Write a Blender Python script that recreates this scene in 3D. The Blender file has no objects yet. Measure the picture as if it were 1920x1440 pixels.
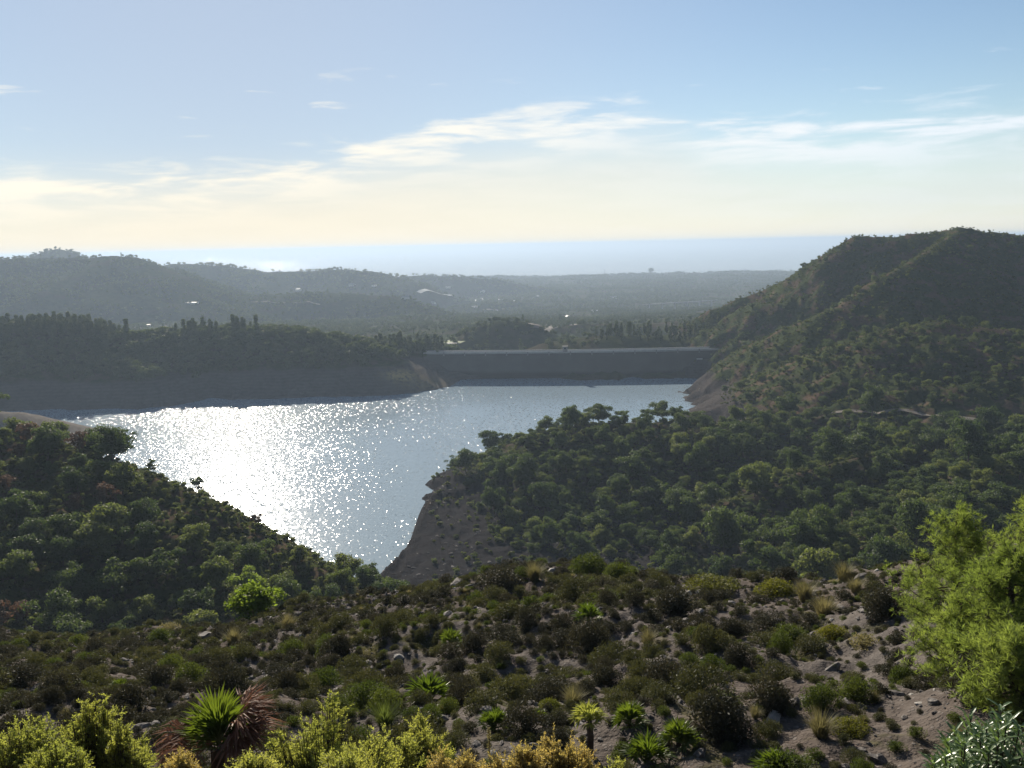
import bpy, math, random
import numpy as np
from mathutils import Vector, Matrix

random.seed(7)
RNG = np.random.default_rng(7)
SC = bpy.context.scene
COL = SC.collection
R = math.radians

# ------------------------------------------------------------------ camera
F = 1663.0                      # focal length in photo pixels (1920 wide)
CAMZ = 100.0
PITCH, ROLL = R(8.92), R(1.25)
f0 = np.array([0, math.cos(PITCH), -math.sin(PITCH)])
u0 = np.array([0, math.sin(PITCH), math.cos(PITCH)])
h0 = np.array([1.0, 0, 0])
RI = math.cos(ROLL) * h0 - math.sin(ROLL) * u0
UI = math.sin(ROLL) * h0 + math.cos(ROLL) * u0
cam = bpy.data.cameras.new('camera')
cam.sensor_width = 36.0
cam.lens = F / 1920 * 36.0
cam.clip_start = 0.1
cam.clip_end = 80000
co = bpy.data.objects.new('camera', cam)
COL.objects.link(co)
co.matrix_world = Matrix(((RI[0], UI[0], -f0[0], 0), (RI[1], UI[1], -f0[1], 0),
                          (RI[2], UI[2], -f0[2], CAMZ), (0, 0, 0, 1)))
SC.camera = co

# ------------------------------------------------------------------ light
SUN_AZ, SUN_EL = R(-18.0), R(24.5)        # left of the viewing direction, low morning sun
EXPOSURE = 1.04
HAZE = 0.00015
SC.view_settings.view_transform = 'Standard'
SC.view_settings.look = 'None'
SC.view_settings.gamma = 1.0
SC.view_settings.exposure = EXPOSURE
sd = Vector((math.sin(SUN_AZ) * math.cos(SUN_EL), math.cos(SUN_AZ) * math.cos(SUN_EL), math.sin(SUN_EL)))
sl = bpy.data.lights.new('sun', 'SUN')
sl.energy = 5.0
sl.angle = R(0.5)
sl.color = (1.0, 0.90, 0.76)
so = bpy.data.objects.new('sun', sl)
COL.objects.link(so)
so.rotation_euler = (-sd).to_track_quat('-Z', 'Y').to_euler()
SC.cycles.volume_bounces = 2
SC.cycles.max_bounces = 8
SC.cycles.diffuse_bounces = 3
SC.cycles.transmission_bounces = 4
SC.cycles.sample_clamp_indirect = 6.0
SC.cycles.use_denoising = True


def nn(nt, typ, **kw):
    n = nt.nodes.new(typ)
    for k, v in kw.items():
        if k.startswith('i_'):
            n.inputs[k[2:].replace('_', ' ')].default_value = v
        else:
            setattr(n, k, v)
    return n


def math_n(nt, op, a, b=None, c=None, clamp=False):
    n = nt.nodes.new('ShaderNodeMath')
    n.operation = op
    n.use_clamp = clamp
    for i, v in enumerate((a, b, c)):
        if v is None:
            continue
        if isinstance(v, (int, float)):
            n.inputs[i].default_value = v
        else:
            nt.links.new(v, n.inputs[i])
    return n.outputs[0]


def mixc(nt, fac, a, b, blend='MIX'):
    n = nt.nodes.new('ShaderNodeMix')
    n.data_type = 'RGBA'
    n.blend_type = blend
    for s, v in ((0, fac), (6, a), (7, b)):
        if isinstance(v, (int, float)):
            n.inputs[s].default_value = v
        elif isinstance(v, tuple):
            n.inputs[s].default_value = v if len(v) == 4 else (*v, 1)
        else:
            nt.links.new(v, n.inputs[s])
    return n.outputs[2]


def smooth(nt, v, lo, hi):
    n = nt.nodes.new('ShaderNodeMapRange')
    n.interpolation_type = 'SMOOTHSTEP'
    nt.links.new(v, n.inputs[0])
    n.inputs[1].default_value = lo
    n.inputs[2].default_value = hi
    return n.outputs[0]


def noise(nt, vec, scale, detail=4, rough=0.55, dist=0.0, out=0):
    n = nt.nodes.new('ShaderNodeTexNoise')
    n.inputs['Scale'].default_value = scale
    n.inputs['Detail'].default_value = detail
    n.inputs['Roughness'].default_value = rough
    n.inputs['Distortion'].default_value = dist
    if vec is not None:
        nt.links.new(vec, n.inputs['Vector'])
    return n.outputs[out]


# ------------------------------------------------------------------ sky
def build_world():
    w = bpy.data.worlds.new('World')
    SC.world = w
    w.use_nodes = True
    nt = w.node_tree
    nt.nodes.clear()
    L = nt.links
    tc = nn(nt, 'ShaderNodeTexCoord')
    sep = nn(nt, 'ShaderNodeSeparateXYZ')
    L.new(tc.outputs['Generated'], sep.inputs[0])
    zc = math_n(nt, 'MAXIMUM', sep.outputs[2], 0.004)
    cmb = nn(nt, 'ShaderNodeCombineXYZ')
    L.new(sep.outputs[0], cmb.inputs[0])
    L.new(sep.outputs[1], cmb.inputs[1])
    L.new(zc, cmb.inputs[2])
    sky = nn(nt, 'ShaderNodeTexSky', sky_type='NISHITA', sun_disc=False)
    sky.sun_elevation = SUN_EL
    sky.sun_rotation = SUN_AZ
    sky.altitude = 150
    sky.air_density = 1.0
    sky.dust_density = 0.0
    sky.ozone_density = 2.2
    L.new(cmb.outputs[0], sky.inputs[0])
    # azimuth / elevation in degrees
    az = math_n(nt, 'MULTIPLY', math_n(nt, 'ARCTAN2', sep.outputs[0], sep.outputs[1]), 57.2958)
    el = math_n(nt, 'MULTIPLY', math_n(nt, 'ARCSINE', sep.outputs[2]), 57.2958)
    cv = nn(nt, 'ShaderNodeCombineXYZ')
    L.new(math_n(nt, 'MULTIPLY', az, 0.15), cv.inputs[0])
    L.new(math_n(nt, 'MULTIPLY', el, 0.95), cv.inputs[1])
    n1 = noise(nt, cv.outputs[0], 1.0, 7, 0.56, 0.35)
    cv2 = nn(nt, 'ShaderNodeCombineXYZ')
    L.new(math_n(nt, 'MULTIPLY', az, 0.035), cv2.inputs[0])
    L.new(math_n(nt, 'MULTIPLY', el, 0.30), cv2.inputs[1])
    cv2.inputs[2].default_value = 5.0
    n2 = noise(nt, cv2.outputs[0], 1.0, 3, 0.5, 0.2)
    # top edge of the cloud sheet, per azimuth
    cr = nn(nt, 'ShaderNodeFloatCurve')
    pts = [(-40, 4.6), (-29, 5.0), (-22, 5.2), (-12, 6.2), (-7, 7.4), (0, 8.2), (5, 8.6), (9, 8.9), (13, 7.7), (20, 7.1), (30, 7.8), (40, 7.5)]
    c = cr.mapping.curves[0]
    cr.mapping.use_clip = False
    for i, (a_, e_) in enumerate(pts):
        x_, y_ = (a_ + 40) / 80, e_ / 10
        if i == 0:
            c.points[0].location = (x_, y_)
        elif i == len(pts) - 1:
            c.points[-1].location = (x_, y_)
        else:
            c.points.new(x_, y_)
    cr.mapping.update()
    L.new(math_n(nt, 'DIVIDE', math_n(nt, 'ADD', az, 40), 80, clamp=True), cr.inputs['Value'])
    top = math_n(nt, 'MULTIPLY', cr.outputs[0], 10)
    below = math_n(nt, 'SUBTRACT', top, el)                 # degrees under the edge
    wob = math_n(nt, 'MULTIPLY', math_n(nt, 'SUBTRACT', n1, 0.5), 5.0)
    edge = math_n(nt, 'ADD', below, wob)
    band = math_n(nt, 'MULTIPLY', smooth(nt, edge, -0.1, 1.5), math_n(nt, 'SUBTRACT', 1.0, math_n(nt, 'MULTIPLY', smooth(nt, below, 1.2, 4.2), 0.8)))
    tex = smooth(nt, n1, 0.38, 0.62)
    cl = math_n(nt, 'MULTIPLY', band, math_n(nt, 'MULTIPLY_ADD', tex, 0.88, 0.12))
    # low veil of thin cloud under the band
    veil = math_n(nt, 'MULTIPLY', smooth(nt, below, 0.5, 5.2), math_n(nt, 'MULTIPLY_ADD', n2, 0.5, 0.5))
    # a few small separate clouds
    small = math_n(nt, 'MULTIPLY', smooth(nt, n1, 0.60, 0.72), smooth(nt, math_n(nt, 'ABSOLUTE', math_n(nt, 'SUBTRACT', el, 8.5)), 3.0, 0.5))
    small = math_n(nt, 'MULTIPLY', small, 0.55)
    # nearness to the sun's azimuth warms the veil
    warm = smooth(nt, math_n(nt, 'ABSOLUTE', math_n(nt, 'SUBTRACT', az, math.degrees(SUN_AZ))), 48.0, 0.0)
    vcol = mixc(nt, warm, (7.0, 7.6, 7.9, 1), (9.2, 8.5, 7.0, 1))
    ccol = mixc(nt, warm, (8.8, 9.3, 9.9, 1), (10.6, 9.9, 8.4, 1))
    base = mixc(nt, 1.0, sky.outputs[0], (1.10, 1.04, 1.0, 1), 'MULTIPLY')
    base = mixc(nt, math_n(nt, 'MULTIPLY', warm, 0.72), base, (5.1, 5.8, 7.0, 1))
    a = mixc(nt, math_n(nt, 'MULTIPLY', veil, 0.80, clamp=True), base, vcol)
    b = mixc(nt, math_n(nt, 'MAXIMUM', math_n(nt, 'MULTIPLY', cl, 0.9), small, clamp=True), a, ccol)
    glow = math_n(nt, 'MULTIPLY', warm, smooth(nt, el, 6.5, 0.3))
    b = mixc(nt, math_n(nt, 'MULTIPLY', glow, 0.40), b, (11.4, 9.6, 6.6, 1))
    bg = nn(nt, 'ShaderNodeBackground')
    bg.inputs['Strength'].default_value = 0.051
    L.new(b, bg.inputs['Color'])
    out = nn(nt, 'ShaderNodeOutputWorld')
    L.new(bg.outputs[0], out.inputs['Surface'])


build_world()


# ------------------------------------------------------------------ helpers
def W(px, py, d):
    """The world point seen at photo pixel (px, py) and standing d metres ahead."""
    v = f0 + (px - 960) / F * RI - (py - 720) / F * UI
    return np.array([0, 0, CAMZ]) + v * (d / v[1])


def proj(P):
    P = np.asarray(P, float) - np.array([0, 0, CAMZ])
    dz = P @ f0
    dz = np.where(np.abs(dz) < 1e-6, 1e-6, dz)
    return 960 + F * (P @ RI) / dz, 720 - F * (P @ UI) / dz, dz


def _hash(ix, iy, s):
    h = (ix.astype(np.int64) * 374761393 + iy.astype(np.int64) * 668265263 + s * 1442695041) & 0xffffffff
    h = ((h ^ (h >> 13)) * 1274126177) & 0xffffffff
    return ((h ^ (h >> 16)) & 0xffff) / 65535.0


def vnoise(x, y, s=0):
    ix, iy = np.floor(x), np.floor(y)
    fx, fy = x - ix, y - iy
    ang = lambda a, b: _hash(a, b, s) * 6.2831853

    def g(a, b, dx, dy):
        t = ang(a, b)
        return np.cos(t) * dx + np.sin(t) * dy
    u, v = fx * fx * fx * (fx * (fx * 6 - 15) + 10), fy * fy * fy * (fy * (fy * 6 - 15) + 10)
    a = g(ix, iy, fx, fy) * (1 - u) + g(ix + 1, iy, fx - 1, fy) * u
    b = g(ix, iy + 1, fx, fy - 1) * (1 - u) + g(ix + 1, iy + 1, fx - 1, fy - 1) * u
    return (a * (1 - v) + b * v) * 1.5


def fbm(x, y, o=4, s=0, gain=0.5):
    t, a, f = 0, 1.0, 1.0
    for i in range(o):
        t = t + a * vnoise(x * f + 13.7 * i, y * f - 7.1 * i, s + i)
        a *= gain
        f *= 2.03
    return t


def sstep(x, a, b):
    t = np.clip((x - a) / (b - a), 0, 1)
    return t * t * (3 - 2 * t)


# ------------------------------------------------------------------ terrain heights
GROUPS = ['near_hillside', 'left_hillside', 'spur_hillside', 'mountain', 'lake_shore_hill', 'distant_hills', 'valley_ground', 'bare_headland']
NEAR, LEFT, SPUR, MOUNT, SHORE, DIST, VALLEY, HEAD = range(8)
# each ridge: group, front slope, back slope, crest rounding, gully amplitude, gully wavelength, points (pixel x, pixel y, depth)
RIDGES = [
    (LEFT, 0.26, 1.15, 3, 3.0, 30, [(-500, 770, 240), (0, 812, 230), (110, 838, 225), (220, 866, 215), (370, 930, 200), (480, 994, 190), (560, 1048, 180), (650, 1094, 170)]),
    (LEFT, 0.50, 1.00, 4, 2.0, 20, [(480, 994, 190), (430, 1090, 165), (470, 1150, 150)]),
    (LEFT, 0.40, 1.20, 4, 2.0, 20, [(110, 838, 225), (60, 960, 195), (0, 1100, 160), (-150, 1150, 140)]),
    (SPUR, 0.25, 0.60, 6, 2.5, 34, [(800, 912, 376), (850, 889, 374), (900, 870, 376), (935, 853, 378), (1000, 822, 380), (1060, 803, 380), (1110, 793, 380), (1250, 792, 390), (1350, 792, 400), (1500, 785, 420), (1700, 778, 405), (1900, 800, 385), (2200, 760, 380)]),
    (SPUR, 0.22, -2.6, 1.5, 3.0, 22, [(935, 853, 378), (858, 893, 360), (812, 925, 338), (800, 957, 318), (784, 1000, 295), (752, 1040, 275), (722, 1066, 262), (700, 1100, 248)]),
    (SPUR, 0.42, 0.52, 4, 1.6, 24, [(1900, 800, 385), (1720, 830, 350), (1600, 862, 325), (1480, 895, 308), (1400, 935, 292), (1330, 990, 278), (1265, 1068, 260)]),
    (SPUR, 0.32, 0.40, 4, 1.6, 24, [(1900, 800, 385), (1830, 880, 300), (1720, 980, 240), (1600, 1075, 205)]),
    (MOUNT, 0.85, 0.62, 5, 13.0, 85, [(1290, 603, 760), (1345, 578, 755), (1400, 552, 750), (1440, 538, 745), (1500, 516, 720), (1560, 482, 700), (1610, 443, 680), (1680, 443, 665), (1760, 434, 650), (1800, 427, 640), (1860, 435, 632), (1920, 442, 622), (2250, 415, 560), (2600, 500, 430)]),
    (MOUNT, 0.62, 0.85, 4, 5.5, 50, [(1800, 432, 634), (1760, 458, 600), (1700, 496, 575), (1655, 520, 562), (1600, 560, 552), (1540, 588, 550), (1480, 612, 562), (1400, 650, 588), (1352, 684, 610)]),
    (MOUNT, 0.36, 0.60, 6, 4.0, 45, [(2300, 560, 440), (1920, 622, 470), (1840, 612, 476), (1750, 606, 484), (1660, 618, 492), (1600, 634, 498), (1545, 668, 500), (1480, 706, 500), (1440, 736, 500), (1385, 766, 500), (1338, 782, 512)]),
    (MOUNT, 0.40, 0.50, 6, 3.0, 40, [(1750, 606, 484), (1700, 690, 455), (1640, 740, 435)]),
    (MOUNT, 0.40, 0.45, 6, 3.0, 40, [(1980, 640, 450), (1900, 700, 425), (1800, 745, 412)]),
    (MOUNT, 0.75, 0.9, 4, 5.0, 50, [(1860, 435, 632), (1850, 520, 575), (1790, 585, 530)]),
    (SHORE, 0.62, 0.40, 14, 3.5, 60, [(-600, 590, 640), (-200, 606, 640), (0, 622, 655), (90, 612, 655), (170, 626, 650), (250, 636, 655), (340, 628, 668), (430, 622, 672), (540, 626, 668), (640, 642, 660), (700, 662, 648)]),
    (SHORE, 0.46, 0.62, 4, 1.6, 30, [(700, 672, 648), (735, 690, 640), (790, 712, 636), (850, 734, 632)]),
    (SHORE, 0.55, 0.50, 10, 2.5, 40, [(90, 632, 655), (180, 668, 628), (270, 700, 606)]),
    (SHORE, 0.60, 0.50, 14, 3.0, 40, [(640, 655, 662), (740, 652, 690), (850, 660, 700)]),
    (HEAD, 0.50, 0.45, 8, 1.5, 30, [(-400, 740, 440), (-60, 768, 440), (20, 774, 445), (70, 785, 452), (120, 801, 462), (185, 818, 478)]),
    (DIST, 0.34, 0.45, 14, 16, 190, [(-600, 470, 1000), (0, 484, 1080), (70, 483, 1090), (160, 484, 1090), (222, 478, 1080), (255, 492, 1060), (300, 522, 1030), (350, 548, 1000), (410, 574, 960), (460, 590, 930)]),
    (DIST, 0.5, 0.5, 20, 8, 120, [(40, 486, 1500), (75, 480, 1500), (106, 467, 1500), (135, 478, 1500), (190, 490, 1500)]),
    (DIST, 0.30, 0.40, 20, 14, 170, [(250, 500, 1450), (330, 495, 1450), (410, 496, 1460), (500, 510, 1470), (560, 509, 1480), (640, 505, 1490), (700, 510, 1500), (728, 526, 1500), (760, 545, 1490)]),
    (DIST, 0.30, 0.40, 14, 12, 130, [(380, 566, 1010), (450, 556, 1040), (520, 552, 1060), (640, 549, 1060), (735, 556, 1040), (800, 576, 1000), (865, 606, 930)]),
    (DIST, 0.42, 0.60, 20, 12, 170, [(735, 523, 1800), (780, 516, 1800), (860, 518, 1820), (930, 524, 1830), (1000, 538, 1800), (1080, 548, 1750), (1130, 560, 1650)]),
    (DIST, 0.42, 0.60, 20, 10, 170, [(1130, 548, 1900), (1200, 541, 1950), (1290, 542, 1950), (1340, 552, 1900), (1420, 556, 1800), (1600, 540, 1700)]),
    (DIST, 0.26, 0.50, 20, 4, 200, [(850, 524, 2650), (930, 521, 2650), (1010, 518, 2650), (1100, 519, 2680), (1220, 520, 2700), (1330, 525, 2700), (1460, 524, 2700), (1800, 520, 2700), (2400, 515, 2700)]),
    (DIST, 0.40, 0.60, 20, 6, 120, [(860, 548, 2250), (960, 538, 2300), (1080, 534, 2300), (1180, 532, 2300), (1300, 538, 2250)]),
    (DIST, 0.40, 0.60, 20, 6, 120, [(860, 575, 1350), (960, 566, 1400), (1080, 572, 1400), (1180, 578, 1350), (1290, 574, 1350)]),
    (VALLEY, 0.55, 0.5, 10, 4, 50, [(890, 622, 850), (930, 602, 850), (970, 602, 850), (1000, 622, 850)]),
    (VALLEY, 0.30, 0.5, 10, 4, 60, [(1040, 640, 740), (1100, 632, 735), (1180, 628, 735), (1290, 628, 740), (1360, 632, 730)]),
    (VALLEY, 0.25, 0.5, 10, 4, 60, [(1000, 622, 1000), (1080, 608, 1010), (1200, 606, 1010), (1300, 600, 1000)]),
]
FAR = 1.6
RW = []
for g_, sf, sb, rr, ga, gw, pts in RIDGES:
    if g_ == DIST:                  # the hills towards the coast stand well beyond the dam
        pts = [(a_, b_, c_ * FAR) for a_, b_, c_ in pts]
        rr, ga, gw = rr * FAR, ga * FAR, gw * FAR
    P_ = np.array([W(*p) for p in pts])
    reach = (P_[:, 2].max() + (80 if g_ == DIST else 16) + ga) / min(sf, abs(sb)) + 1.2 * rr
    RW.append((g_, sf, sb, rr, ga, gw, P_, (P_[:, 0].min() - reach, P_[:, 0].max() + reach, P_[:, 1].min() - reach, P_[:, 1].max() + reach)))

NCOL = [(-300, 11, 1300, 22, 1192, 50), (0, 11, 1310, 20, 1198, 48), (250, 10, 1310, 20, 1198, 46), (400, 10, 1300, 20, 1186, 44), (500, 10, 1300, 20, 1162, 42),
        (700, 10, 1290, 20, 1120, 40), (850, 10, 1280, 19, 1088, 39), (1000, 10, 1270, 19, 1062, 38), (1110, 10, 1260, 19, 1052, 37), (1200, 10, 1260, 18, 1072, 36),
        (1300, 10, 1260, 18, 1100, 34), (1400, 10, 1260, 17, 1100, 33), (1500, 10, 1260, 17, 1092, 32), (1600, 10, 1260, 16, 1072, 30), (1700, 10, 1260, 15, 1058, 28),
        (1920, 9, 1250, 13, 1020, 24), (2200, 8, 1230, 12, 960, 22)]
_nA, _nD, _nZ = [], [], []
for px, db, pm, dm, pc, dc in NCOL:
    pB, pM, pC = W(px, 1440, db), W(px, pm, dm), W(px, pc, dc)
    _nA.append(math.degrees(math.atan2(pC[0], pC[1])))
    _nD.append([1.0, db, dm, dc])
    _nZ.append([98.0, pB[2], pM[2], pC[2]])
_nA, _nD, _nZ = np.array(_nA), np.array(_nD), np.array(_nZ)


def near_h(X, Y):
    r = np.hypot(X, Y)
    a = np.degrees(np.arctan2(X, Y))
    ac = np.clip(a, _nA[0], _nA[-1])
    d = r * np.cos(np.radians(ac))
    D = [np.interp(ac, _nA, _nD[:, k]) for k in range(4)]
    Z = [np.interp(ac, _nA, _nZ[:, k]) for k in range(4)]
    z = Z[0] + (98.3 - Z[0]) * 0
    z = np.where(d < D[1], Z[0] + (Z[1] - Z[0]) * np.clip((d - D[0]) / (D[1] - D[0]), 0, 1),
                 np.where(d < D[2], Z[1] + (Z[2] - Z[1]) * (d - D[1]) / (D[2] - D[1]), Z[2] + (Z[3] - Z[2]) * (d - D[2]) / (D[3] - D[2])))
    over = d - D[3]
    zo = Z[3] - 0.62 * (np.sqrt(np.maximum(over, 0) ** 2 + 4) - 2) - 0.1 * np.maximum(over, 0)
    z = np.where(over > 0, zo, z)
    amp = np.clip(d / 14, 0.15, 1.0)
    z = z + amp * (0.55 * fbm(X / 7, Y / 7, 3, 3) + 0.20 * fbm(X / 1.6, Y / 1.6, 3, 9) + 0.05 * fbm(X / 0.35, Y / 0.35, 2, 15))
    back = sstep(np.abs(a), 55, 120)
    zb = 98.2 + 0.3 * np.minimum(r, 45)
    return z * (1 - back) + zb * back


def ridge_h(rg, X, Y):
    g_, sf, sb, rr, ga, gw, P = rg[:7]
    best = np.full(X.shape, -1e9)
    for k in range(len(P) - 1):
        A, B = P[k], P[k + 1]
        ab = B[:2] - A[:2]
        t = np.clip(((X - A[0]) * ab[0] + (Y - A[1]) * ab[1]) / (ab @ ab), 0, 1)
        nx, ny = A[0] + t * ab[0], A[1] + t * ab[1]
        dx, dy = X - nx, Y - ny
        dist = np.hypot(dx, dy)
        if sb < 0:                      # cliff on the right-hand side of the ridge, gentle on the left
            mix = 0.5 + 0.5 * np.clip((ab[0] * dy - ab[1] * dx) / np.linalg.norm(ab) / np.maximum(dist, 1e-3), -1, 1)
            s = -sb + (sf + sb) * mix
        else:
            mix = 0.5 - 0.5 * dy / np.maximum(dist, 1e-3)
            s = sb + (sf - sb) * mix
        dd = np.sqrt(dist * dist + rr * rr) - rr
        best = np.maximum(best, A[2] + t * (B[2] - A[2]) - s * dd)
        if k == 0:
            md = dist.copy()
        else:
            md = np.minimum(md, dist)
    amp = ga * np.clip(md / (gw * 0.8), 0, 1)
    n = 1 - 2.2 * np.abs(fbm(X / gw, Y / gw, 4, 31 + g_, 0.5))
    return best + amp * (n - 0.55) + 0.10 * ga * fbm(X / (gw * 0.12), Y / (gw * 0.12), 3, 71)


DAM_L, DAM_R = W(828, 661, 676), W(1350, 653, 664)
DAM_Z = 0.5 * (W(850, 659, 675)[2] + W(1330, 654, 665)[2])


def height(X, Y):
    X, Y = np.asarray(X, float), np.asarray(Y, float)
    shape = X.shape
    X, Y = X.ravel(), Y.ravel()
    n = fbm(X / 260, Y / 260, 4, 51)
    bay = sstep(Y, 668, 690)
    z = -12 + bay * (12 + 7 * n) - 58 * sstep(Y, 900, 2300) - 60 * sstep(Y, 4420, 4560)
    rise = sstep(X, -42, -34) * (1 - sstep(Y, 320, 400))
    z = z + rise * 15
    z = z + sstep(-X, 10, 45) * (1 - sstep(Y, 130, 175)) * 40
    gid = np.where((Y < 420) & (X > -60), SPUR, np.where(Y < 200, LEFT, VALLEY))
    zz = z
    for rg in RW:
        bb = rg[7]
        sel = (X > bb[0]) & (X < bb[1]) & (Y > bb[2]) & (Y < bb[3])
        if not sel.any():
            continue
        zr = np.full(X.shape, -1e9)
        zr[sel] = ridge_h(rg, X[sel], Y[sel])
        k = 1.5 if rg[0] in (SPUR, LEFT) else 3.0
        h = np.maximum(k - np.abs(zz - zr), 0) / k
        gid = np.where(zr > zz, rg[0], gid)
        zz = np.maximum(zz, zr) + h * h * k * 0.25
    ledge = 0.34 * np.sin(6.283 * (zz + 0.9 * fbm(X / 18, Y / 18, 3, 88)) / 1.7) + 0.5 * fbm(X / 5, Y / 5, 3, 90)
    zz = zz + ledge * (gid == SPUR) * sstep(zz, 0.2, 1.2) * (1 - sstep(zz, 9, 14))
    nr = np.hypot(X, Y) < 150
    if nr.any():
        zn = np.full(X.shape, -1e9)
        zn[nr] = near_h(X[nr], Y[nr])
        gid = np.where(zn > zz, NEAR, gid)
        zz = np.maximum(zz, zn)
    return zz.reshape(shape), gid.reshape(shape)


def ground(x, y):
    return float(height(np.array([x]), np.array([y]))[0][0])


_MARCH = np.exp(np.linspace(math.log(4), math.log(4700), 950))


def on_ground(px, py, dmin=4.0, dmax=4700):
    """Where the sight line through a photo pixel meets the terrain."""
    v = f0 + (px - 960) / F * RI - (py - 720) / F * UI
    t = _MARCH[(_MARCH > dmin) & (_MARCH < dmax)]
    P = np.array([0, 0, CAMZ]) + np.outer(t / v[1], v)
    z, _ = height(P[:, 0], P[:, 1])
    hit = np.nonzero(P[:, 2] < z)[0]
    if len(hit) == 0:
        i = int(np.argmin(P[:, 2] - z))
        return np.array([P[i, 0], P[i, 1], z[i]])
    i = hit[0]
    a, b = (t[i - 1] if i else t[i]), t[i]
    for _ in range(12):
        m = 0.5 * (a + b)
        p = np.array([0, 0, CAMZ]) + v * (m / v[1])
        if p[2] < height(p[:1], p[1:2])[0][0]:
            b = m
        else:
            a = m
    p = np.array([0, 0, CAMZ]) + v * (b / v[1])
    p[2] = ground(p[0], p[1])
    return p


_VA = np.radians(np.arange(-36.0, 36.01, 0.15))
_VR = np.exp(np.linspace(math.log(3), math.log(4700), 660))
_VX, _VY = _VR[:, None] * np.sin(_VA)[None], _VR[:, None] * np.cos(_VA)[None]
_VZ, _ = height(_VX, _VY)
_VH = np.maximum.accumulate((_VZ - CAMZ) / _VR[:, None], 0)      # highest sight-line slope met so far


def visible(P, up=2.0):
    """Which points, lifted by `up`, can be seen over the terrain from the camera."""
    r = np.hypot(P[:, 0], P[:, 1])
    a = np.arctan2(P[:, 0], P[:, 1])
    i = np.clip(np.round((a - _VA[0]) / (_VA[1] - _VA[0])).astype(int), 0, len(_VA) - 1)
    k = np.clip(np.searchsorted(_VR, r * .985) - 1, 0, len(_VR) - 1)
    return (P[:, 2] + up - CAMZ) / r > _VH[k, i]


# ------------------------------------------------------------------ mesh helpers
def mesh_np(name, V, quads=None, tris=None, mats=(), mi=None, smooth_=False):
    V = np.asarray(V, np.float32)
    nq = 0 if quads is None else len(quads)
    ntr = 0 if tris is None else len(tris)
    me = bpy.data.meshes.new(name)
    me.vertices.add(len(V))
    me.vertices.foreach_set('co', V.ravel())
    loops = np.concatenate([np.asarray(quads).ravel() if nq else np.zeros(0), np.asarray(tris).ravel() if ntr else np.zeros(0)]).astype(np.int32)
    me.loops.add(len(loops))
    me.loops.foreach_set('vertex_index', loops)
    starts = np.concatenate([np.arange(nq) * 4, nq * 4 + np.arange(ntr) * 3]).astype(np.int32)
    me.polygons.add(nq + ntr)
    me.polygons.foreach_set('loop_start', starts)
    if mi is not None:
        me.polygons.foreach_set('material_index', np.asarray(mi, np.int32))
    me.polygons.foreach_set('use_smooth', np.full(nq + ntr, smooth_, bool))
    for m in mats:
        me.materials.append(m)
    me.update(calc_edges=True)
    return me


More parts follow.
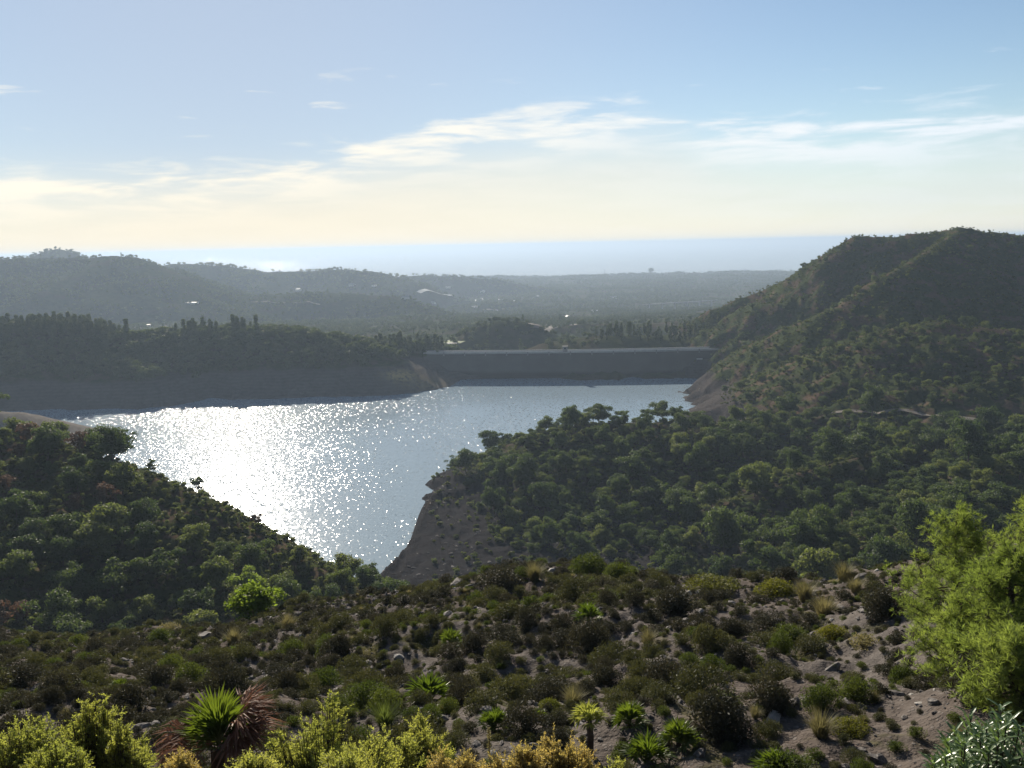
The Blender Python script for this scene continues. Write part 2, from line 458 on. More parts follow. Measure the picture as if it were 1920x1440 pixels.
class MB:
    """Collects quads and triangles for ONE mesh."""

    def __init__(s):
        s.v, s.q, s.t, s.qm, s.tm, s.n = [], [], [], [], [], 0

    def add(s, V, Q=None, T=None, m=0):
        V = np.asarray(V, float).reshape(-1, 3)
        if Q is not None and len(Q):
            s.q.append(np.asarray(Q, int) + s.n)
            s.qm.append(np.full(len(Q), m))
        if T is not None and len(T):
            s.t.append(np.asarray(T, int) + s.n)
            s.tm.append(np.full(len(T), m))
        s.v.append(V)
        s.n += len(V)

    def leaves(s, C, T, B, ln, wd, m=0, tip=0.0):
        """Diamond leaves: centre C, unit length dir T, unit width dir B."""
        C = np.asarray(C)
        ln = np.broadcast_to(np.asarray(ln, float).reshape(-1, 1), (len(C), 1))
        wd = np.broadcast_to(np.asarray(wd, float).reshape(-1, 1), (len(C), 1))
        V = np.stack([C - T * ln * .5, C + B * wd * .5 - T * ln * tip, C + T * ln * .5, C - B * wd * .5 - T * ln * tip], 1).reshape(-1, 3)
        s.add(V, np.arange(len(C) * 4).reshape(-1, 4), m=m)

    def tube(s, P, rad, n=7, m=0, cap=True):
        P = np.asarray(P, float)
        rad = np.broadcast_to(np.asarray(rad, float), (len(P),))
        d = np.gradient(P, axis=0)
        d /= np.linalg.norm(d, axis=1, keepdims=True) + 1e-9
        ref = np.array([0, 0, 1.0]) if abs(d[0][2]) < .9 else np.array([1.0, 0, 0])
        a = np.cross(d, ref)
        a /= np.linalg.norm(a, axis=1, keepdims=True) + 1e-9
        b = np.cross(d, a)
        th = np.arange(n) / n * 2 * np.pi
        V = P[:, None] + rad[:, None, None] * (np.cos(th)[None, :, None] * a[:, None] + np.sin(th)[None, :, None] * b[:, None])
        V = V.reshape(-1, 3)
        Q = []
        for i in range(len(P) - 1):
            for j in range(n):
                Q.append((i * n + j, i * n + (j + 1) % n, (i + 1) * n + (j + 1) % n, (i + 1) * n + j))
        T = []
        if cap:
            V = np.concatenate([V, P[-1:]])
            T = [((len(P) - 1) * n + j, (len(P) - 1) * n + (j + 1) % n, len(V) - 1) for j in range(n)]
        s.add(V, Q, T, m)

    def box(s, c, sz, rz=0.0, m=0, taper=1.0):
        x, y, z = np.array(sz) / 2
        V = np.array([(-x, -y, -z), (x, -y, -z), (x, y, -z), (-x, y, -z), (-x * taper, -y * taper, z), (x * taper, -y * taper, z), (x * taper, y * taper, z), (-x * taper, y * taper, z)])
        ca, sa = math.cos(rz), math.sin(rz)
        V = V @ np.array([[ca, sa, 0], [-sa, ca, 0], [0, 0, 1]]) + np.array(c)
        s.add(V, [(0, 3, 2, 1), (4, 5, 6, 7), (0, 1, 5, 4), (1, 2, 6, 5), (2, 3, 7, 6), (3, 0, 4, 7)], m=m)

    def mesh(s, name, mats, smooth_=False):
        if not isinstance(mats, (list, tuple)):
            mats = [mats]
        q = np.concatenate(s.q) if s.q else None
        t = np.concatenate(s.t) if s.t else None
        mi = np.concatenate(s.qm + s.tm) if (s.qm or s.tm) else None
        return mesh_np(name, np.concatenate(s.v), q, t, mats, mi, smooth_)

    def build(s, name, mats, parent=None, smooth_=False, loc=None):
        o = bpy.data.objects.new(name, s.mesh(name, mats, smooth_))
        COL.objects.link(o)
        if parent is not None:
            o.parent = parent
        if loc is not None:
            o.location = loc
        return o


def tag(o, label, cat, group=None):
    o['label'] = label
    o['category'] = cat
    if group:
        o['group'] = group
    return o


def thing(name, label, cat, loc=(0, 0, 0), rz=0.0, sc=1.0, group=None):
    o = bpy.data.objects.new(name, None)
    o.empty_display_size = 0.3
    COL.objects.link(o)
    o.location = loc
    o.rotation_euler = (0, 0, rz)
    o.scale = (sc, sc, sc) if np.isscalar(sc) else sc
    return tag(o, label, cat, group)


def part(name, me, parent):
    o = bpy.data.objects.new(name, me)
    COL.objects.link(o)
    o.parent = parent
    return o


def unit(v):
    return v / (np.linalg.norm(v, axis=-1, keepdims=True) + 1e-9)


def rdirs(n, rng):
    return unit(rng.normal(size=(n, 3)))


# ------------------------------------------------------------------ materials
def new_mat(name):
    m = bpy.data.materials.new(name)
    m.use_nodes = True
    nt = m.node_tree
    nt.nodes.clear()
    out = nn(nt, 'ShaderNodeOutputMaterial')
    return m, nt, out


KS, KL = 0.75, 1.0            # soil and leaf reflectance relative to the sunlit tones noted below


def kc(c, k):
    return tuple(x * k for x in c[:3])


def foliage(name, c1, c2, trans=0.35, tcol=None, scale=1.2, rough=0.6, spec=0.06):
    """Leaves: two real leaf colours mixed by plant and by noise, part of the light goes through."""
    c1, c2 = kc(c1, KL), kc(c2, KL)
    m, nt, out = new_mat(name)
    L = nt.links
    oi = nn(nt, 'ShaderNodeObjectInfo')
    tc = nn(nt, 'ShaderNodeTexCoord')
    n = noise(nt, tc.outputs['Object'], scale, 3, 0.6)
    fac = math_n(nt, 'ADD', math_n(nt, 'MULTIPLY', oi.outputs['Random'], 0.6), math_n(nt, 'MULTIPLY', smooth(nt, n, 0.3, 0.7), 0.5), clamp=True)
    col = mixc(nt, fac, c1, c2)
    b = nn(nt, 'ShaderNodeBsdfPrincipled')
    b.inputs['Roughness'].default_value = rough
    b.inputs['Specular IOR Level'].default_value = spec
    L.new(col, b.inputs['Base Color'])
    t = nn(nt, 'ShaderNodeBsdfTranslucent')
    if tcol is None:
        tcol = (2.0, 2.1, 0.9, 1)
    L.new(mixc(nt, 1.0, col, (*tcol[:3], 1), 'MULTIPLY'), t.inputs['Color'])
    mx = nn(nt, 'ShaderNodeMixShader')
    mx.inputs[0].default_value = trans
    L.new(b.outputs[0], mx.inputs[1])
    L.new(t.outputs[0], mx.inputs[2])
    L.new(mx.outputs[0], out.inputs['Surface'])
    return m


def simple(name, c1, c2=None, scale=3.0, rough=0.8, bump=0.0, spec=0.08):
    c1, c2 = kc(c1, .62), kc(c2 or c1, .62)
    m, nt, out = new_mat(name)
    b = nn(nt, 'ShaderNodeBsdfPrincipled')
    b.inputs['Roughness'].default_value = rough
    b.inputs['Specular IOR Level'].default_value = spec
    tc = nn(nt, 'ShaderNodeTexCoord')
    n = noise(nt, tc.outputs['Object'], scale, 5, 0.6)
    nt.links.new(mixc(nt, smooth(nt, n, 0.3, 0.7), c1, c2 or c1), b.inputs['Base Color'])
    if bump:
        bp = nn(nt, 'ShaderNodeBump')
        bp.inputs['Strength'].default_value = bump
        bp.inputs['Distance'].default_value = 0.05
        nt.links.new(n, bp.inputs['Height'])
        nt.links.new(bp.outputs[0], b.inputs['Normal'])
    nt.links.new(b.outputs[0], out.inputs['Surface'])
    return m


def ground_mat(name, soil1, soil2, green, gscale, gthr, bare_top=None, strata=False, bump=0.6, bscale=0.8, bdist=0.5, pebble=False, bare_col=(0.17, 0.15, 0.125)):
    soil1, soil2, green, bare_col = kc(soil1, KS), kc(soil2, KS), kc(green, KS), kc(bare_col, KS)
    m, nt, out = new_mat(name)
    L = nt.links
    g = nn(nt, 'ShaderNodeNewGeometry')
    pos = g.outputs['Position']
    b = nn(nt, 'ShaderNodeBsdfPrincipled')
    b.inputs['Roughness'].default_value = 0.9
    b.inputs['Specular IOR Level'].default_value = 0.0
    n1 = noise(nt, pos, bscale, 6, 0.62)
    n2 = noise(nt, pos, gscale, 5, 0.6)
    n3 = noise(nt, pos, bscale * 0.07, 3, 0.5)
    col = mixc(nt, smooth(nt, n1, 0.3, 0.7), soil1, soil2)
    col = mixc(nt, math_n(nt, 'MULTIPLY', smooth(nt, n3, 0.35, 0.7), 0.45), col, (soil1[0] * 1.25, soil1[1] * 1.06, soil1[2] * 0.9))
    gr = mixc(nt, smooth(nt, n1, 0.35, 0.65), green, (green[0] * 1.7, green[1] * 1.5, green[2] * 1.35))
    col = mixc(nt, smooth(nt, n2, gthr - 0.06, gthr + 0.06), col, gr)
    hgt = n1
    if bare_top is not None:
        sep = nn(nt, 'ShaderNodeSeparateXYZ')
        L.new(pos, sep.inputs[0])
        zz = math_n(nt, 'ADD', sep.outputs[2], math_n(nt, 'MULTIPLY', math_n(nt, 'SUBTRACT', n3, 0.5), 10.0))
        lines = math_n(nt, 'SINE', math_n(nt, 'MULTIPLY', math_n(nt, 'ADD', sep.outputs[2], math_n(nt, 'MULTIPLY', n2, 1.2)), 3.4))
        bare = mixc(nt, math_n(nt, 'MULTIPLY_ADD', lines, 0.13, 0.33, clamp=True), bare_col, (bare_col[0] * 0.62, bare_col[1] * 0.6, bare_col[2] * 0.6))
        bare = mixc(nt, math_n(nt, 'MULTIPLY', smooth(nt, n1, 0.4, 0.7), 0.5), bare, (bare_col[0] * 0.55, bare_col[1] * 0.5, bare_col[2] * 0.45))
        col = mixc(nt, smooth(nt, zz, bare_top + 2, bare_top - 2), col, bare)
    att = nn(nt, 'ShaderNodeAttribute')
    att.attribute_name = 'sunlit_ochre'
    col = mixc(nt, math_n(nt, 'MULTIPLY', att.outputs['Fac'], smooth(nt, n1, 0.25, 0.6)), col, (0.36, 0.26, 0.12))  # patch of sunlight painted into the bare soil colour as bright ochre
    if pebble:
        v = nn(nt, 'ShaderNodeTexVoronoi')
        v.inputs['Scale'].default_value = 15.0
        v.inputs['Randomness'].default_value = 1.0
        L.new(pos, v.inputs['Vector'])
        st = smooth(nt, v.outputs['Distance'], 0.52, 0.30)
        pick = smooth(nt, noise(nt, pos, 5.0, 2), 0.48, 0.58)
        hgt = math_n(nt, 'ADD', n1, math_n(nt, 'MULTIPLY', st, 0.10))
        sc_ = mixc(nt, smooth(nt, v.outputs['Color'], 0.2, 0.95), (0.06, 0.055, 0.052), (0.17, 0.155, 0.145))
        col = mixc(nt, math_n(nt, 'MULTIPLY', math_n(nt, 'MULTIPLY', st, pick), 0.7), col, sc_)
    L.new(col, b.inputs['Base Color'])
    bp = nn(nt, 'ShaderNodeBump')
    bp.inputs['Strength'].default_value = bump
    bp.inputs['Distance'].default_value = bdist
    L.new(hgt, bp.inputs['Height'])
    L.new(bp.outputs[0], b.inputs['Normal'])
    L.new(b.outputs[0], out.inputs['Surface'])
    return m


def water_mat(name, col, amp, wl, rough, spec=0.2, patch=True):
    m, nt, out = new_mat(name)
    L = nt.links
    g = nn(nt, 'ShaderNodeNewGeometry')
    mp = nn(nt, 'ShaderNodeMapping')
    mp.inputs['Rotation'].default_value = (0, 0, R(18))
    mp.inputs['Scale'].default_value = (1.0, 0.55, 1.0)
    L.new(g.outputs['Position'], mp.inputs[0])
    v1 = nn(nt, 'ShaderNodeVectorMath', operation='SUBTRACT')
    L.new(noise(nt, mp.outputs[0], 1.0 / wl, 2, 0.6, out=1), v1.inputs[0])
    v1.inputs[1].default_value = (0.5, 0.5, 0.5)
    big = noise(nt, mp.outputs[0], 0.011, 4, 0.6, 0.8)
    gust = noise(nt, mp.outputs[0], 0.45 / wl, 2, 0.6)
    k = math_n(nt, 'MULTIPLY', math_n(nt, 'MULTIPLY_ADD', smooth(nt, big, 0.36, 0.56), 0.75, 0.30), math_n(nt, 'MULTIPLY_ADD', smooth(nt, gust, 0.46, 0.66), 2.6, 0.24))
    sx = nn(nt, 'ShaderNodeVectorMath', operation='SCALE')
    L.new(v1.outputs[0], sx.inputs[0])
    if patch:
        L.new(math_n(nt, 'MULTIPLY', k, amp), sx.inputs['Scale'])
    else:
        sx.inputs['Scale'].default_value = amp
    fl = nn(nt, 'ShaderNodeVectorMath', operation='MULTIPLY')
    L.new(sx.outputs[0], fl.inputs[0])
    fl.inputs[1].default_value = (1, 1, 0)
    ad = nn(nt, 'ShaderNodeVectorMath', operation='ADD')
    L.new(fl.outputs[0], ad.inputs[0])
    ad.inputs[1].default_value = (0, 0, 1)
    no = nn(nt, 'ShaderNodeVectorMath', operation='NORMALIZE')
    L.new(ad.outputs[0], no.inputs[0])
    b = nn(nt, 'ShaderNodeBsdfPrincipled')
    b.inputs['Base Color'].default_value = (*col, 1)
    b.inputs['Roughness'].default_value = rough
    b.inputs['IOR'].default_value = 1.333
    b.inputs['Specular IOR Level'].default_value = spec
    L.new(no.outputs[0], b.inputs['Normal'])
    L.new(b.outputs[0], out.inputs['Surface'])
    return m


M = {}
M['near'] = ground_mat('near_soil', (0.088, 0.079, 0.073), (0.142, 0.128, 0.118), (0.06, 0.062, 0.03), 0.6, 0.62, bump=0.9, bscale=2.2, bdist=0.12, pebble=True)
M['left'] = ground_mat('left_soil', (0.07, 0.055, 0.04), (0.11, 0.08, 0.055), (0.035, 0.045, 0.018), 0.25, 0.46, bare_top=3, bscale=0.7, bdist=0.6)
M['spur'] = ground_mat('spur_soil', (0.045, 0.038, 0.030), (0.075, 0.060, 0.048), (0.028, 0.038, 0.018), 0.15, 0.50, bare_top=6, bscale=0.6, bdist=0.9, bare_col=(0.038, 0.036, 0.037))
M['mount'] = ground_mat('mountain_scrub', (0.085, 0.062, 0.047), (0.115, 0.085, 0.062), (0.034, 0.046, 0.02), 0.09, 0.45, bare_top=13, bscale=0.45, bdist=1.2, bare_col=(0.075, 0.067, 0.064))
M['shore'] = ground_mat('shore_soil', (0.075, 0.066, 0.05), (0.11, 0.095, 0.07), (0.045, 0.055, 0.028), 0.09, 0.46, bare_top=16, bscale=0.35, bdist=1.0, bare_col=(0.135, 0.122, 0.110))
M['head'] = ground_mat('headland_soil', (0.14, 0.125, 0.105), (0.19, 0.17, 0.145), (0.10, 0.10, 0.07), 0.05, 0.66, bare_top=30, bscale=0.3, bdist=0.6, bare_col=(0.20, 0.18, 0.155))
M['dist'] = ground_mat('distant_scrub', (0.04, 0.04, 0.028), (0.062, 0.055, 0.04), (0.03, 0.04, 0.02), 0.025, 0.42, bscale=0.12, bdist=3.0)
M['valley'] = ground_mat('valley_scrub', (0.05, 0.047, 0.032), (0.085, 0.075, 0.055), (0.035, 0.045, 0.022), 0.02, 0.47, bscale=0.12, bdist=2.0)
M['gorse'] = foliage('gorse_leaves', (0.060, 0.068, 0.018), (0.125, 0.118, 0.030), 0.3, scale=2.5)
M['bark'] = simple('bark', (0.085, 0.062, 0.048), (0.14, 0.11, 0.09), 8, 0.9, 0.5)
M['pine'] = foliage('pine_needles', (0.030, 0.048, 0.024), (0.064, 0.084, 0.034), 0.30, scale=0.45)
M['olive'] = foliage('olive_leaves', (0.054, 0.074, 0.032), (0.100, 0.112, 0.044), 0.38, scale=0.5)
M['lime'] = foliage('lime_green_leaves', (0.085, 0.120, 0.028), (0.120, 0.150, 0.038), 0.45, scale=0.8)
M['redleaf'] = foliage('rusty_leaves', (0.072, 0.054, 0.040), (0.100, 0.072, 0.050), 0.35, (1.3, 1.0, 0.8), scale=0.8)
M['farleaf'] = foliage('conifer_needles', (0.045, 0.062, 0.030), (0.075, 0.090, 0.042), 0.25, scale=0.3)
M['scrub'] = foliage('scrub_leaves', (0.045, 0.058, 0.024), (0.088, 0.092, 0.038), 0.28, scale=0.8)
M['thyme'] = foliage('heath_leaves', (0.045, 0.051, 0.030), (0.088, 0.094, 0.052), 0.22, (1.4, 1.3, 0.6), scale=2.0)
M['heath'] = foliage('dark_heath_leaves', (0.034, 0.038, 0.029), (0.060, 0.060, 0.044), 0.18, (1.3, 1.15, 0.7), scale=2.0)
M['shrubg'] = foliage('green_shrub_leaves', (0.040, 0.056, 0.020), (0.075, 0.088, 0.028), 0.25, scale=2.0)
M['near_pine'] = foliage('near_pine_needles', (0.105, 0.145, 0.050), (0.165, 0.200, 0.070), 0.52, (1.65, 1.7, 0.78), scale=0.9)
M['juniper'] = foliage('juniper_sprigs', (0.155, 0.178, 0.058), (0.245, 0.250, 0.088), 0.52, (1.7, 1.68, 0.8), scale=2.5)
M['juniper_y'] = foliage('yellow_sprigs', (0.22, 0.205, 0.078), (0.34, 0.275, 0.12), 0.46, (1.5, 1.35, 0.8), scale=2.5)
M['palm'] = foliage('palm_fronds', (0.048, 0.075, 0.020), (0.080, 0.108, 0.028), 0.45, (1.7, 1.7, 0.5), scale=3, rough=0.4, spec=0.3)
M['deadpalm'] = foliage('dry_fronds', (0.15, 0.085, 0.06), (0.25, 0.155, 0.11), 0.35, (1.3, 1.0, 0.8), scale=3, rough=0.5)
M['drygrass'] = foliage('dry_grass_blades', (0.135, 0.128, 0.072), (0.20, 0.18, 0.105), 0.4, (1.25, 1.2, 0.8), scale=2)
M['oleander'] = foliage('oleander_leaves', (0.085, 0.130, 0.060), (0.130, 0.180, 0.085), 0.3, scale=4, rough=0.3, spec=0.4)
M['rock'] = simple('grey_rock', (0.10, 0.092, 0.088), (0.24, 0.22, 0.205), 5, 0.75, 0.6)
M['palerock'] = simple('pale_rock', (0.34, 0.32, 0.29), (0.52, 0.49, 0.45), 5, 0.7, 0.5)
M['concrete'] = simple('dam_concrete', (0.34, 0.325, 0.30), (0.44, 0.42, 0.39), 0.12, 0.85)
M['road'] = simple('pale_roadway', (0.55, 0.53, 0.50), (0.66, 0.64, 0.60), 0.5, 0.6)
M['white'] = simple('white_render', (0.70, 0.68, 0.64), (0.78, 0.76, 0.72), 2, 0.6)
M['roof'] = simple('pale_roof', (0.30, 0.28, 0.26), (0.40, 0.37, 0.34), 2, 0.5)
M['window'] = simple('dark_window', (0.03, 0.035, 0.04), None, 2, 0.2)
M['steel'] = simple('grey_steel', (0.16, 0.16, 0.17), (0.22, 0.22, 0.23), 2, 0.5)
M['dirt'] = simple('pale_dirt', (0.22, 0.19, 0.16), (0.30, 0.265, 0.22), 0.1, 0.9)
M['lawn'] = simple('lawn_grass', (0.10, 0.15, 0.03), (0.13, 0.18, 0.04), 0.3, 0.8)


# ------------------------------------------------------------------ terrain mesh
def build_terrain():
    az = np.concatenate([np.arange(-180, -64, 6.0), np.arange(-62, -37, 1.0), np.arange(-36.5, 36.51, 0.08), np.arange(37.5, 63, 1.0), np.arange(66, 181, 6.0)])
    r = [1.2]
    while r[-1] < 4700:
        x = r[-1]
        r.append(x * (1 + (0.0075 if x < 70 else 0.013 if x < 230 else 0.0075 if x < 760 else 0.011)))
    r = np.array(r)
    A, Rr = np.meshgrid(np.radians(az), r)
    X, Y = Rr * np.sin(A), Rr * np.cos(A)
    Z, G = height(X, Y)
    nr, nc = X.shape
    idx = np.arange(nr * nc).reshape(nr, nc)
    Q = np.stack([idx[:-1, :-1], idx[:-1, 1:], idx[1:, 1:], idx[1:, :-1]], -1).reshape(-1, 4)
    # deep lake bed and ground under the sea are never seen: drop them
    Zf = Z.ravel()[Q]
    Gf = G[:-1, :-1].ravel()
    Yc = Y.ravel()[Q].mean(1)
    keep = ~((Zf.max(1) < -3) & (Yc > 200) & (Yc < 690)) & ~((Zf.max(1) < -85) & (Yc > 4300))
    V = np.stack([X, Y, Z], -1).reshape(-1, 3)
    px, py, _ = proj(V)
    sun_och = (np.exp(-((px - 752) / 26) ** 2 - ((py - 703) / 9) ** 2) * 1.6 + .45 * np.exp(-((px - 800) / 45) ** 2 - ((py - 722) / 14) ** 2)).clip(0, 1)  # mask of the sunlit spot painted on the pale bare shore bank
    sun_och[(V[:, 1] < 600) | (V[:, 1] > 660)] = 0
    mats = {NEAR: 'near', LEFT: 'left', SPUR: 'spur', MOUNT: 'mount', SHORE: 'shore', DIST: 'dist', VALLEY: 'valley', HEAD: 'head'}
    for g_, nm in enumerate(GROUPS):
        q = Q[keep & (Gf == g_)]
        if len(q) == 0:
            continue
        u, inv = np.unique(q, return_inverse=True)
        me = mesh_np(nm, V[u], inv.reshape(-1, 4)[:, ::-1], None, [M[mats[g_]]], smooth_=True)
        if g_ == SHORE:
            at = me.attributes.new('sunlit_ochre', 'FLOAT', 'POINT')
            at.data.foreach_set('value', sun_och[u].astype(np.float32))
        o = bpy.data.objects.new(nm, me)
        COL.objects.link(o)
        o['kind'] = 'structure'


build_terrain()


def sheet(name, V, Q, mat):
    o = bpy.data.objects.new(name, mesh_np(name, V, Q, None, [mat]))
    COL.objects.link(o)
    o['kind'] = 'structure'
    return o


M['lake'] = water_mat('lake_water', (0.18, 0.235, 0.275), 0.86, 0.75, 0.13, 0.20)
M['sea'] = water_mat('sea_water', (0.08, 0.095, 0.115), 0.9, 6.0, 0.12, 0.05, patch=True)
sheet('lake_water', [(-700, 90, 0), (400, 90, 0), (400, 672, 0), (-700, 672, 0)], [(0, 1, 2, 3)], M['lake'])
sheet('sea_water', [(-9000, 3600, -76), (9000, 3600, -76), (30000, 30000, -76), (-30000, 30000, -76)], [(0, 1, 2, 3)], M['sea'])

# ------------------------------------------------------------------ dam, buildings, valley works
def build_dam():
    L_, R_ = DAM_L[:2], DAM_R[:2]
    ext = (R_ - L_) / np.linalg.norm(R_ - L_)
    nrm = np.array([-ext[1], ext[0]])
    if nrm[1] < 0:
        nrm = -nrm
    A, B = L_ - ext * 14, R_ + ext * 16
    n = 60
    t = np.linspace(0, 1, n + 1)
    bow = 7.0 * (4 * t * (1 - t))                     # gentle arch, convex to the water
    C = A[None] + (B - A)[None] * t[:, None] - nrm[None] * bow[:, None]
    root = thing('dam', 'long grey concrete dam wall across the far end of the reservoir, with pale crest road', 'dam', (float(C[30][0]), float(C[30][1]), 0))
    O = np.array([C[30][0], C[30][1], 0])

    def strip(levels, m, name, mats):
        b = MB()
        k = len(levels)
        V = np.array([[*(C[i] + nrm * o), z] for i in range(n + 1) for o, z in levels]) - O
        Q = [(i * k + j, (i + 1) * k + j, (i + 1) * k + (j + 1) % k, i * k + (j + 1) % k) for i in range(n) for j in range(k)]
        Q += [tuple(range(k))[:4], tuple(n * k + j for j in range(k))[::-1][:4]]
        b.add(V, Q, m=m)
        return b.build(name, mats, root)
    z = DAM_Z
    strip([(-4.5, -8), (0.0, z - 1.2), (6.0, z - 1.2), (22, -8)], 0, 'wall', M['damface'])
    strip([(-0.9, z - 1.2), (-0.9, z - 0.35), (6.9, z - 0.35), (6.9, z - 1.2)], 0, 'crest_road', M['road'])
    strip([(6.5, z - 0.35), (6.5, z + 0.75), (6.9, z + 0.75), (6.9, z - 0.35)], 0, 'rear_parapet', M['road'])
    strip([(-0.9, z - 0.35), (-0.9, z + 0.30), (-0.55, z + 0.30), (-0.55, z - 0.35)], 0, 'parapet', M['road'])
    ang = math.atan2(ext[1], ext[0])
    for k in range(4, 60, 4):                        # dark piers that carry the parapet
        b = MB()
        p = C[k] - nrm * 1.1
        b.box((p[0] - O[0], p[1] - O[1], z - 1.2), (0.9, 0.5, 2.9), ang)
        b.build('pier', M['concrete'], root)
    # gate house
    k = 30 + int(round((1066 - 1090) / 522 * 60))
    p = C[k] + nrm * 0.5 - O[:2]
    b = MB()
    b.box((p[0], p[1], z + 1.7), (3.6, 3.2, 4.2), ang)
    gh = b.build('gate_tower', M['concrete'], root)
    b = MB()
    b.box((p[0], p[1], z + 3.95), (4.2, 3.8, 0.3), ang)
    b.build('roof', M['concrete'], gh)
    b = MB()
    q = p - nrm * 1.62
    b.box((q[0], q[1], z + 2.4), (1.2, 0.12, 1.2), ang)
    b.build('window', M['window'], gh)
    # outlet block low on the face
    b = MB()
    p = C[52] - nrm * 3.0 - O[:2]
    b.box((p[0], p[1], z - 7.2), (4.2, 2.0, 1.0), ang)
    b.build('spillway_lip', M['road'], root)


M['damface'] = ground_mat('dam_face', (0.125, 0.12, 0.112), (0.165, 0.158, 0.146), (0.12, 0.115, 0.105), 0.05, 0.7, bare_top=4.2, bscale=0.06, bump=0.1, bare_col=(0.07, 0.067, 0.062))
build_dam()


def house(px, py, d, w, dp, h, rz, label, cat='house', flat=True, wall='white', roof='roof', nwin=3):
    p = on_ground(px, py, max(d * .8, 600), 4600)
    base = p[2] - 1.0
    top = h
    hh = h + 1.0
    root = thing('house' if cat == 'house' else cat.replace(' ', '_'), label, cat, (p[0], p[1], base), rz)
    b = MB()
    b.box((0, 0, hh / 2), (w, dp, hh))
    b.build('wall', M[wall], root)
    b = MB()
    if flat:
        b.box((0, 0, hh + 0.16), (w + 0.8, dp + 0.8, 0.3))
    else:
        x, y = w / 2 + .4, dp / 2 + .4
        b.add([(-x, -y, hh + .02), (x, -y, hh + .02), (x, y, hh + .02), (-x, y, hh + .02), (-x, 0, hh + y * .5), (x, 0, hh + y * .5)], [(0, 1, 5, 4), (2, 3, 4, 5)], [(0, 4, 3), (1, 2, 5)])
    b.build('roof', M[roof], root)
    for i in range(nwin):
        b = MB()
        b.box(((i + .5) / nwin * w - w / 2, -dp / 2 - 0.03, hh - top * .45), (w / nwin * .4, 0.1, top * .4))
        b.build('window', M['window'], root)
    return root


house(848, 653, 690, 8, 6, 4.6, 0.1, 'small white flat-roofed dam keeper building at the left end of the dam', nwin=3)
house(360, 569, 985, 20, 9, 1.8, -0.2, 'long low pale house halfway up the big hill on the left', nwin=5)
house(277, 612, 690, 9, 7, 2.6, 0.2, 'small pale house among the conifers behind the left shore', nwin=2)
house(812, 569, 1010, 12, 9, 3.0, -0.5, 'white gabled house on the hillside above the left end of the dam', flat=False, nwin=2)
house(702, 537, 1490, 12, 9, 3.2, 0.3, 'tiny white house high on the far hill left of the valley', nwin=2)


for i, (px, py, d, w_) in enumerate([(890, 577, 1300, 14), (930, 586, 1250, 12), (1065, 597, 1100, 12), (1115, 585, 1400, 12), (760, 560, 1500, 13), (905, 548, 2400, 18),
                                    (1010, 556, 2300, 16), (1150, 560, 2300, 18), (660, 536, 2100, 14), (840, 540, 2500, 18), (560, 545, 1500, 12)]):
    h_ = house(px, py, d, w_, w_ * .7, 3.6, i * .9, 'small pale house among trees in the hazy valley beyond the dam', flat=i % 3 == 0, nwin=2)
    h_['group'] = 'houses scattered in the far valley'


def ribbon(name, pix, w, mat, lift=0.25, dmin=500, kind='structure'):
    P = []
    for px, py in pix:
        P.append(on_ground(px, py, dmin))
    P = np.array(P)
    Q = []
    for a, b in zip(P[:-1], P[1:]):
        k = max(2, int(np.linalg.norm(b - a) / 6))
        for i in range(k):
            Q.append(a + (b - a) * i / k)
    Q.append(P[-1])
    Q = np.array(Q)
    d = np.gradient(Q, axis=0)[:, :2]
    d = unit(d)
    nrm = np.stack([-d[:, 1], d[:, 0]], 1)
    V, nw = [], 5
    for j in range(nw):
        xy = Q[:, :2] + nrm * ((j / (nw - 1)) - .5) * w
        z, _ = height(xy[:, 0], xy[:, 1])
        V.append(np.column_stack([xy, z]))
    V = np.stack(V, 1)
    V[:, :, 2] = V[:, :, 2].max(1, keepdims=True) * .6 + V[:, :, 2] * .4 + lift
    n = len(Q)
    q = [(i * nw + j, i * nw + j + 1, (i + 1) * nw + j + 1, (i + 1) * nw + j) for i in range(n - 1) for j in range(nw - 1)]
    o = bpy.data.objects.new(name, mesh_np(name, V.reshape(-1, 3), q, None, [mat]))
    COL.objects.link(o)
    o['kind'] = kind
    return o


ribbon('valley_road', [(785, 551), (840, 556), (900, 560), (940, 562), (975, 564)], 16, M['road'], 0.8, 900)
ribbon('farm_track', [(905, 582), (960, 581), (1010, 580)], 9, M['dirt'], 0.5, 800)
ribbon('quarry_terrace', [(1000, 612), (1030, 607), (1060, 606)], 12, M['dirt'], 0.4, 800)
ribbon('gravel_terrace', [(1005, 618), (1040, 613), (1075, 611)], 10, M['dirt'], 0.4, 800)
ribbon('hill_track', [(470, 567), (540, 568), (600, 572)], 5, M['dirt'], 0.4, 700)
ribbon('shore_terrace', [(748, 650), (785, 648), (815, 649)], 7, M['dirt'], 0.4, 600)
ribbon('lawn_terrace', [(815, 646), (845, 643), (868, 644)], 8, M['lawn'], 0.5, 600)
ribbon('mountain_track', [(1540, 777), (1620, 774), (1700, 772), (1760, 779), (1850, 790), (1925, 806)], 2.6, M['dirt'], 0.10, 330)


def viaduct():
    a, b_ = W(1205, 567, 1900), W(1345, 567, 2000)
    root = thing('viaduct', 'thin dark road viaduct crossing the valley beyond the dam', 'bridge', tuple((a + b_) / 2))
    c = (a + b_) / 2
    ang = math.atan2(b_[1] - a[1], b_[0] - a[0])
    ln = np.linalg.norm((b_ - a)[:2])
    b = MB()
    b.box((0, 0, 0), (ln, 6, 1.2), ang)
    b.build('deck', M['steel'], root)
    for k in range(6):
        t = (k + .5) / 6 - .5
        x, y = math.cos(ang) * ln * t, math.sin(ang) * ln * t
        zg = ground(c[0] + x, c[1] + y)
        h = max(c[2] - zg, 2)
        b = MB()
        b.box((x, y, -h / 2 - .55), (1.6, 4, h), ang)
        b.build('pier', M['concrete'], root)


viaduct()


